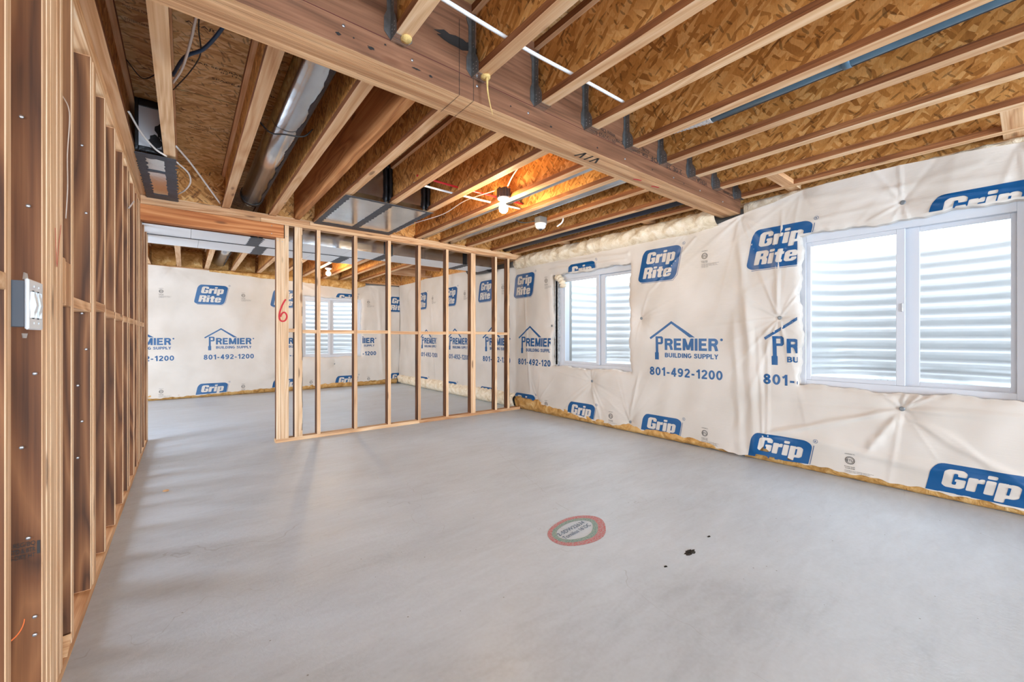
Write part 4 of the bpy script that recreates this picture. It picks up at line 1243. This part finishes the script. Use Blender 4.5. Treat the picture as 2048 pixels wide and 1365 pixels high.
def brushed(x0, x1, y0, y1, z, seed, parent, mat=MASTIC, wav=.012, name='sealant_band'):
    """a brushed-on band with ragged long edges, a few millimetres thick, under a duct"""
    r_ = random.Random(seed); along_y = (y1 - y0) > (x1 - x0); L = (y1 - y0) if along_y else (x1 - x0); n = max(8, int(L / .025)); A = []; B = []
    for k in range(n + 1):
        t_ = k / n
        ja = wav * (.55 * math.sin(7.3 * k * .4 + seed) + .3 * math.sin(k * 1.9 + seed * 2) + .3 * r_.uniform(-1, 1)); jb = wav * (.55 * math.sin(5.1 * k * .4 + seed * 3) + .3 * math.sin(k * 1.7 + seed) + .3 * r_.uniform(-1, 1))
        if along_y: A.append((x0 + ja * .6, y0 + L * t_)); B.append((x1 + jb, y0 + L * t_))
        else: A.append((x0 + L * t_, y0 + ja * .6)); B.append((x0 + L * t_, y1 + jb))
    poly = A + B[::-1]; P0 = [Vector((x, y, z)) for x, y in poly]
    bm = bmesh.new(); o = P0[0].copy()
    a = [bm.verts.new(p - o) for p in P0]; b = [bm.verts.new(p - o - Vector((0, 0, .003))) for p in P0]
    N = len(a)
    for k in range(n):
        i0, i1, j0, j1 = k, k + 1, N - 1 - k, N - 2 - k
        bm.faces.new((b[i0], b[i1], b[j1], b[j0]))
    for k in range(N): bm.faces.new((a[k], a[(k + 1) % N], b[(k + 1) % N], b[k]))
    bmesh.ops.recalc_face_normals(bm, faces=bm.faces)
    return link(name, bm_mesh(bm, name), mat, parent, o)
brushed(-.265, -.215, 3.72, 4.88, 2.3435, 1, d1); brushed(-.115, -.05, 3.72, 4.88, 2.3435, 2, d1); brushed(-.265, -.05, 3.72, 3.80, 2.343, 3, d1); brushed(-.265, -.05, 4.72, 4.90, 2.343, 4, d1); brushed(-.265, -.05, 4.06, 4.10, 2.343, 5, d1, wav=.006)
# -- panned duct between joists near the middle
d2 = empty('sheet_metal_duct', (1.52, 4.3, 2.34)); tag(d2, 'shiny sheet metal duct panel under three joists above the partition, seamed with grey sealant', 'duct')
box('bottom_panel', (1.11, 3.73, 2.346), (1.945, 4.865, 2.352), GALV, d2, .001)
brushed(1.10, 1.15, 3.72, 4.88, 2.3455, 6, d2); brushed(1.895, 1.945, 3.72, 4.88, 2.3455, 7, d2); brushed(1.475, 1.545, 3.72, 4.88, 2.3455, 8, d2); brushed(1.10, 1.945, 3.72, 3.755, 2.345, 9, d2, wav=.006); brushed(1.10, 1.945, 4.76, 4.90, 2.345, 10, d2)
for a, b in ((1.165, 1.502), (1.567, 1.888)):
    e = box('end_panel', (a, 3.76, 2.36), (b + .026, 3.766, ZS - .001), GALV, d2, .001)
    polyplate('angled_flap', [(a, 3.735, 2.353), (b, 3.735, 2.353), (b, 3.76, 2.40), (a, 3.76, 2.40)], .002, FOAM if False else GALV, d2)
    for k in range(2):
        tube('sealant_bead', [(b - .035 + k * .04, 3.748 - k * .012, 2.362 + .02 * k), (b - .03 + k * .04, 3.75 - k * .012, 2.5), (b - .035 + k * .04, 3.748 - k * .012, ZS - .01)], .02, BLACKM, d2, 8, curve=4, radii=[.018 + .006 * ((q * 7) % 3) / 3 for q in range(9)])
    tube('sealant_bead', [(a + .10, 3.75, ZS - .015), (b - .02, 3.745, ZS - .02), (b + .02, 3.74, ZS - .03)], .02, BLACKM, d2, 8, curve=3)
# -- trunk ducts in the back room, side by side
def trunk(x0, x1, y0, y1, z0, z1, label, seams, seed):
    T = empty('trunk_duct', ((x0 + x1) / 2, (y0 + y1) / 2, z0)); tag(T, label, 'duct')
    n = len(seams)
    xs = [x0] + seams + [x1]
    for a, b in zip(xs, xs[1:]):
        o = box('duct_section', (a + .001, y0, z0), (b - .001, y1, z1), [GALV, WDUCT], T, .002)
        for p in o.data.polygons:
            if p.normal.z < -.7: p.material_index = 1
    r_ = random.Random(seed)
    for k, a in enumerate(seams):
        if k % 2 == 0: brushed(a - .06, a + .06, y0, y1, z0 - .0005, seed + k, T, wav=.018)
        box('drive_cleat', (a - .006, y0 - .004, z0), (a + .006, y0, z1), GALV, T, .001)
        if k % 2 == 0: multi('sealant_patch', [((a - .07, y0 - .005, z0 + .0), (a + .0, y0 - .0005, z1)), ((a + .012, y0 - .006, z0), (a + .05, y0 - .0005, z1 - .03))], BLACKM, T, .002)
    return T
trunk(-2.6, 3.82, 5.25, 5.74, 2.185, 2.354, 'long galvanised trunk duct along the back side of the partition, the nearer of two', [-1.0, .05, .62, 1.62, 2.1, 2.62, 3.3], 60)
trunk(-2.6, 1.95, 5.76, 6.30, 2.185, 2.354, 'shorter trunk duct running beyond the nearer one in the back room', [-1.0, .12, .72, 1.3, 1.7], 80)
box('seam_sealant', (-2.6, 5.735, 2.180), (1.95, 5.765, 2.186), BLACKM, bpy.data.objects['trunk_duct'], .001)
tube('flexible_duct', [(3.86, 5.4, 2.24), (3.90, 5.7, 2.25), (3.9, 6.1, 2.27)], .09, BLACKM, bpy.data.objects['trunk_duct'], 14, curve=5)

# -- round ducts in the joist bays
def rduct(x, z, r, y0, y1, mat, label, smear=True, seg=28):
    o = tube('round_duct', [(x, y0, z), (x, (y0 + y1) / 2, z), (x, y1, z)], r, mat, None, seg); tag(o, label, 'duct')
    if smear:
        bm = bmesh.new(); r_ = random.Random(5); n = int((y1 - y0) / .03); A = []; B = []
        for k in range(n + 1):
            yy = y0 + (y1 - y0) * k / n
            for L, ang in ((A, -1.05 + .10 * math.sin(k * .5) + r_.uniform(-.06, .06)), (B, -.30 + r_.uniform(-.05, .05))):
                L.append([bm.verts.new((x + math.cos(ang - .0 if L is B else ang) * (r + .002), yy, z + math.sin(ang) * (r + .002)))])
            mids_ = [bm.verts.new((x + math.cos(q) * (r + .0025), yy, z + math.sin(q) * (r + .0025))) for q in (-.85, -.6)]
            A[-1] += mids_ + B[-1]
        for k in range(n):
            for q in range(3): bm.faces.new((A[k][q], A[k + 1][q], A[k + 1][q + 1], A[k][q + 1]))
        link('sealant_smear', bm_mesh(bm, 'smear', True), MASTIC, o)
    return o
r1 = rduct(.52, 2.50, .095, 1.88, 4.86, GALV, 'large round silver duct with a dark sealant seam in the left joist bay')
lathe('duct_collar', [(.097, 0), (.102, 0), (.102, .05), (.097, .05)], BLACKM, (.52, 4.80, 2.50), r1, 28).rotation_euler = (H, 0, 0)
rduct(.50, 2.50, .095, 6.4, 9.3, GALV, 'round silver duct end seen through the doorway near the far wall')
rduct(2.42, 2.425, .052, 1.9, 4.9, GALV, 'thin round duct beside the joist right of the lit bulb', False)
rduct(2.80, 2.43, .07, 1.9, 4.9, GALV, 'round silver duct in the bay between bulb and detector', True)
rduct(3.76, 2.43, .05, 1.9, 4.9, NAVY, 'dark blue-black drain pipe along the last joist bay beyond the beam', False)
p5 = tube('round_duct', [(2.408, y_, 2.402) for y_ in np.linspace(-3.9, 1.16, 12)], .046, BLUEPIPE, None, 24); tag(p5, 'blue-grey sealed metal pipe strapped to a joist in front of the beam', 'duct')
lathe('pipe_band', [(.048, 0), (.052, 0), (.052, .03), (.048, .03)], BLUEPIPE, (2.408, .55, 2.402), p5, 24).rotation_euler = (H, 0, 0)
tube('pipe_seam', [(2.408 + .03, -3.9, 2.402 - .036), (2.408 + .03, 1.14, 2.402 - .036)], .004, MASTIC, p5, 6)
flat_print('white_smear', stroke([(0, 0), (.5, .004), (1.2, -.002), (2.6, .002)], .03), (2.338, 1.1, ZJ - .0005), (0, -1, 0), (1, 0, 0), WHITEP, p5) if False else None
fr_ = [.046 - .012 * k / 26 + (.004 if k % 2 else -.001) for k in range(27)]
tube('crinkled_foil_end', [(2.408 + .004 * k / 26, 1.15 + .012 * k, 2.402 + .0010 * k) for k in range(27)], .04, plain('crinkled_foil', (.85, .86, .88, 1), .22, .9, (80, .8, .01)), p5, 20, radii=fr_)

# ================================================================ PIPES AND CABLES
def wire(name, pts, r, mat, label, cat, curve=8, seg=8):
    o = tube(name, pts, r, mat, None, seg, curve=curve); tag(o, label, cat); return o
wire('water_tube', [(.55, 1.425, 2.425), (1.2, 1.44, 2.42), (1.6, 1.43, 2.42), (1.95, 1.425, 2.42)], .0085, WHITEP, 'long white plastic tube passing through the joists in front of the beam', 'pipe')
wire('water_tube', [(1.52, 3.20, 2.455), (1.9, 3.20, 2.445), (2.3, 3.18, 2.44), (2.655, 3.185, 2.44)], .0095, REDP, 'red water tube passing through the joists beside the lit bulb', 'pipe')
wire('water_tube', [(1.52, 3.26, 2.41), (1.93, 3.26, 2.405), (2.3, 3.24, 2.40), (2.655, 3.22, 2.40)], .0095, WHITEP, 'short white water tube parallel to the red one beside the lit bulb', 'pipe')
wire('electrical_cable', [(-.05, 2.79, 2.47), (.0, 2.60, 2.485), (.07, 2.50, 2.50), (.13, 2.35, 2.53), (.16, 2.24, 2.56)], .0085, WIREB, 'thick blue cable curving out of the first joist bay', 'cable')
wire('electrical_cable', [(-.05, 2.83, 2.45), (-.01, 2.66, 2.46), (.02, 2.48, 2.50), (.035, 2.36, 2.53), (.05, 2.27, 2.57)], .006, WIREW, 'white cable beside the blue one in the first joist bay', 'cable')
wire('electrical_cable', [(-.05, 2.93, 2.46), (.02, 2.72, 2.48), (.06, 2.55, 2.50), (.05, 2.42, 2.54), (.052, 2.33, 2.57)], .003, WIREK, 'thin black wire hanging beside the blue cable', 'cable')
wire('electrical_cable', [(-.262, 3.33, 2.44), (-.22, 3.5, 2.40), (-.16, 3.66, 2.37), (-.10, 3.72, 2.352)], .006, WIREW, 'white cable crossing in front of the boxed duct at the left wall', 'cable')
wire('electrical_cable', [(-.05, 3.70, 2.43), (.03, 3.95, 2.42), (.14, 4.35, 2.40), (.262, 4.80, 2.375)], .007, WIREW, 'white cable running diagonally down to the header over the doorway', 'cable')
wire('electrical_cable', [(-.05, 3.97, 2.41), (.02, 4.1, 2.385), (.035, 4.3, 2.372), (.0, 4.55, 2.372), (-.045, 4.70, 2.372)], .006, WIREW, 'looped white cable end under the diagonal cable', 'cable')
wire('electrical_cable', [(.345, 3.05, 2.50), (.42, 3.0, 2.40), (.50, 2.95, 2.39), (.60, 2.93, 2.40), (.655, 2.92, 2.46)], .005, WIREK, 'black cable looping under the large round duct', 'cable')
wire('electrical_cable', [(1.95, 2.05, 2.60), (2.05, 2.3, 2.55), (2.16, 2.7, 2.47), (2.22, 2.86, 2.43)], .006, WIREW, 'white cable running from the beam down to the lit bulb', 'cable')
wire('electrical_cable', [(2.2, 3.02, 2.43), (2.12, 3.4, 2.42), (2.1, 3.8, 2.38), (2.0, 4.3, 2.37), (2.0, 4.8, 2.37)], .0045, WIREW, 'thin white cable from the lit bulb back to the partition', 'cable')
wire('electrical_cable', [(1.96, 3.3, 2.40), (1.98, 3.7, 2.42), (2.0, 4.2, 2.40), (2.1, 4.5, 2.40)], .0045, WIREY, 'thin yellow cable beside the shiny duct panel', 'cable')
wire('electrical_cable', [(2.70, 2.95, 2.42), (2.85, 3.1, 2.45), (3.04, 3.25, 2.48)], .006, WIREW, 'white cable between the joists left of the detector', 'cable')
wire('electrical_cable', [(2.72, 3.35, 2.42), (2.80, 3.45, 2.36), (2.90, 3.42, 2.345), (2.97, 3.34, 2.36)], .006, WIREK, 'grey cable hanging in a loop to the detector', 'cable')
wire('electrical_cable', [(3.14, 3.12, 2.42), (3.17, 3.12, 2.37), (3.17, 3.14, 2.33), (3.13, 3.17, 2.29)], .008, WHITEP, 'short curved white tube end right of the detector', 'cable')
wire('electrical_cable', [(XL - .02, 2.05, 1.93), (XL + .004, 2.02, 1.86), (XL - .002, 2.03, 1.72), (XL + .003, 2.00, 1.60), (XL - .004, 2.02, 1.50)], .0016, WIRET, 'twisted pale thin wire hanging down among the left wall studs', 'cable')
wire('electrical_cable', [(-.262, 3.2, 2.68), (-.20, 3.35, 2.67), (-.12, 3.25, 2.69)], .003, WIREK, 'thin dark wire under the deck above the boxed duct', 'cable')

# ================================================================ LAMPS, DETECTOR, SWITCH
def lampfix(x, y_, z, label, r=.058):
    L = empty('bulb_lampholder', (x, y_, z)); tag(L, label, 'lamp')
    bm = bmesh.new(); seg = 36; R0 = []; R1 = []
    for k in range(seg):
        a = 2 * math.pi * k / seg; rr = r + (.004 if k % 3 else -.002)
        R0.append(bm.verts.new((rr * math.cos(a), rr * math.sin(a), 0))); R1.append(bm.verts.new((rr * math.cos(a), rr * math.sin(a), .075 + (.004 if k % 6 < 3 else -.004))))
    for k in range(seg): bm.faces.new((R0[k], R0[(k + 1) % seg], R1[(k + 1) % seg], R1[k]))
    bm.faces.new(R0[::-1]); bm.faces.new(R1)
    link('junction_box', bm_mesh(bm, 'junction_box'), plain('dark_brown_plastic', srgb(58, 44, 38), .5), L, (x, y_, z))
    lathe('lampholder', [(0, -.001), (.054, -.001), (.056, -.008), (.05, -.018), (.026, -.03), (.020, -.045), (.0, -.045)], WHITEP, (x, y_, z), L)
    lathe('bulb', [(0, -.042), (.014, -.045), (.016, -.06), (.032, -.072), (.042, -.096), (.036, -.120), (.020, -.136), (0, -.140)], BULB, (x, y_, z), L, 20)
    return L
lampfix(2.238, 2.945, 2.352, 'lit bare bulb in a white lampholder under the ceiling of the near room')
lampfix(2.03, 7.90, 2.352, 'small lit bare bulb in the back room seen between studs')
det = empty('smoke_detector', (3.008, 3.30, 2.32)); tag(det, 'round white detector on a grey box fixed to a joist', 'detector')
box('junction_box', (2.962, 3.258, 2.328), (3.066, 3.345, 2.398), BLUEBOX, det, .003)
lathe('detector_cover', [(0, 0), (.062, 0), (.064, -.012), (.056, -.018), (.054, -.04), (.040, -.056), (0, -.06)], WHITEP, (3.010, 3.30, 2.328), det)
lathe('sensor', [(0, -.058), (.016, -.058), (.016, -.068), (.008, -.076), (0, -.077)], BLACKM, (3.010, 3.30, 2.328), det, 14)

sw = empty('light_switch', (XL + .03, 1.50, 1.18)); tag(sw, 'white double rocker light switch on a plastic box fixed to the left wall stud', 'switch')
XS = XL + .018
bm = bmesh.new(); box_bm(bm, (0, 0, 0), (.007, .122, .120), .003)
plate_o = link('cover_plate', bm_mesh(bm, 'cover_plate'), PLATE, sw, (XS, 1.452, 1.118))
multi('wall_box', [((XS - .075, 1.456, 1.125), (XS - .073, 1.566, 1.232)), ((XS - .075, 1.456, 1.125), (XS - .001, 1.458, 1.232)), ((XS - .075, 1.564, 1.125), (XS - .001, 1.566, 1.232)),
                   ((XS - .075, 1.458, 1.125), (XS - .001, 1.564, 1.127)), ((XS - .075, 1.458, 1.230), (XS - .001, 1.564, 1.232))], plain('blue_grey_box', srgb(58, 60, 66), .5), sw, 0)
for k in range(2):
    y0 = 1.480 + k * .040
    bm = bmesh.new()
    for a, b in (((0, 0, 0), (.003, .028, .0025)), ((0, 0, .0645), (.003, .028, .067)), ((0, 0, 0), (.003, .0025, .067)), ((0, .0255, 0), (.003, .028, .067))): box_bm(bm, a, b)
    rk = link('rocker_switch', bm_mesh(bm, 'rocker_frame'), PLATE, sw, (XS + .007, y0, 1.144))
    P = [(.0005, .004), (.006, .033), (.0015, .063)]
    bm = bmesh.new(); a = [bm.verts.new((x, .004, z)) for x, z in P]; b = [bm.verts.new((x, .024, z)) for x, z in P]; c = [bm.verts.new((-.002, yy, z)) for z in (.004, .063) for yy in (.004, .024)]
    for q in range(2): bm.faces.new((a[q], b[q], b[q + 1], a[q + 1]))
    bm.faces.new((c[0], a[0], a[1], a[2], c[2])); bm.faces.new((c[1], c[3], b[2], b[1], b[0])); bmesh.ops.recalc_face_normals(bm, faces=bm.faces)
    link('rocker', bm_mesh(bm, 'rocker'), PLATE, rk, (XS + .007, y0, 1.144))
for z in (1.112, 1.238):
    polyplate('mounting_ear', [(XS - .004, 1.458, z - .003), (XS - .004, 1.50, z - .003), (XS - .004, 1.49, z + (.014 if z > 1.2 else -.014)), (XS - .004, 1.465, z + (.014 if z > 1.2 else -.014))], .0015, NAIL, sw)
    for y_ in (1.494, 1.534): lathe('screw', [(0, .0), (.003, 0), (.003, .001), (0, .0014)], PLATE, (XS + .007, y_, 1.134 if z < 1.2 else 1.222), sw, 10, 'x')
# small square tag nailed among the far studs
cl_ = polyplate('nail_plate', [(XL + .002, 3.87, 1.99), (XL + .002, 3.93, 2.0), (XL + .03, 3.94, 2.06), (XL + .03, 3.88, 2.05)], .002, NAIL, wlft)

# ================================================================ THINGS ON THE FLOOR
mk = empty('floor_marking', (1.75, 1.62, 0)); tag(mk, 'oval spray-painted mark in red and green with handwriting on the concrete floor', 'marking')
cx, cy = 1.757, 1.612
ux = Vector((math.cos(2.30 - math.pi), math.sin(2.30 - math.pi))) ; ux = Vector((.62, .12)).normalized()
def ell(a, b, off=(0, 0), n=60, ph=.0):
    out = []
    for k in range(n):
        t_ = 2 * math.pi * k / n; ra = a * (1 + .05 * math.cos(2 * t_ + ph) + .03 * math.cos(3 * t_)); x = ra * math.cos(t_) + off[0]; y_ = b * (1 + .04 * math.sin(3 * t_ + ph)) * math.sin(t_) + off[1]
        out.append((x * ux.x - y_ * ux.y, x * ux.y + y_ * ux.x))
    return out
def paint(name, rgb, seed):
    q = NT(name); v = q.coord(0); n_ = q.noise(v, 120, 4)
    q.l(q.ramp(n_, [(.35, srgb(*rgb)), (.70, srgb(176, 176, 176))]), q.b.inputs['Base Color']); q.set(Roughness=.6); return q.m
flat_print('red_ring', tess([ell(.205, .145), ell(.163, .108, (-.008, .008))]), (cx, cy, .0004), (1, 0, 0), (0, 1, 0), paint('red_spray_paint', (196, 84, 96), 1), mk, .0004)
flat_print('green_ring', tess([ell(.167, .112, (-.008, .008)), ell(.135, .084, (-.008, .010), ph=.6)]), (cx, cy, .0004), (1, 0, 0), (0, 1, 0), paint('green_spray_paint', (96, 150, 142), 2), mk, .0007)
BLINK = plain('blue_marker', srgb(70, 98, 128), .7)
e1 = Vector((.99, .10, 0)).normalized(); e2 = Vector((-.10, .99, 0)).normalized()
for s, off, wd in (('2-SDW22634', .010, .24), ('Tornillos 16"OC', -.034, .24)):
    v, t = text2d(s, .032, .0, .25, width=wd)
    flat_print('handwriting', (v, t), Vector((cx - .012, cy + .01, .0004)) - e1 * .125 + e2 * off, e1, e2, BLINK, mk, .0012)
def chip(x, y_, rx, ry, seed, label):
    r_ = random.Random(seed); bm = bmesh.new()
    o = Vector((x, y_, 0)); n = 26
    c = bm.verts.new((0, 0, .0004)); R = []
    for ring, rf in ((0, .5), (1, 1)):
        R.append([bm.verts.new((math.cos(2 * math.pi * k / n) * rx * rf * r_.uniform(.6, 1.1), math.sin(2 * math.pi * k / n) * ry * rf * r_.uniform(.6, 1.1), .0005 + (.003 if (k + ring) % 3 == 0 and ring == 0 else 0))) for k in range(n)])
    for k in range(n):
        bm.faces.new((c, R[0][k], R[0][(k + 1) % n])); bm.faces.new((R[0][k], R[1][k], R[1][(k + 1) % n], R[0][(k + 1) % n]))
    ob = link('floor_pit', bm_mesh(bm, 'floor_pit'), plain('pit_dark_%d' % seed, srgb(70, 66, 60), .9, 0, (60, 1, .02), .3, .7, 90), None, o); tag(ob, label, 'floor pit'); return ob
chip(2.022, 1.087, .046, .022, 1, 'largest dark chipped patch in the concrete floor')
chip(2.264, 1.108, .015, .008, 2, 'small dark pit in the floor behind the largest chipped patch')
chip(1.805, 1.092, .011, .008, 3, 'small round pit in the floor left of the largest chipped patch')
bm = bmesh.new(); bmesh.ops.create_icosphere(bm, subdivisions=2, radius=.014)
for v in bm.verts: v.co = Vector((v.co.x * 1.3 + rng.uniform(-.003, .003), v.co.y + rng.uniform(-.003, .003), v.co.z * .5 + .007))
tag(link('wood_chip', bm_mesh(bm, 'wood_chip'), LUM['x'], None, (-.106, 3.832, 0)), 'tiny wood chip lying alone on the floor near the left wall', 'debris')
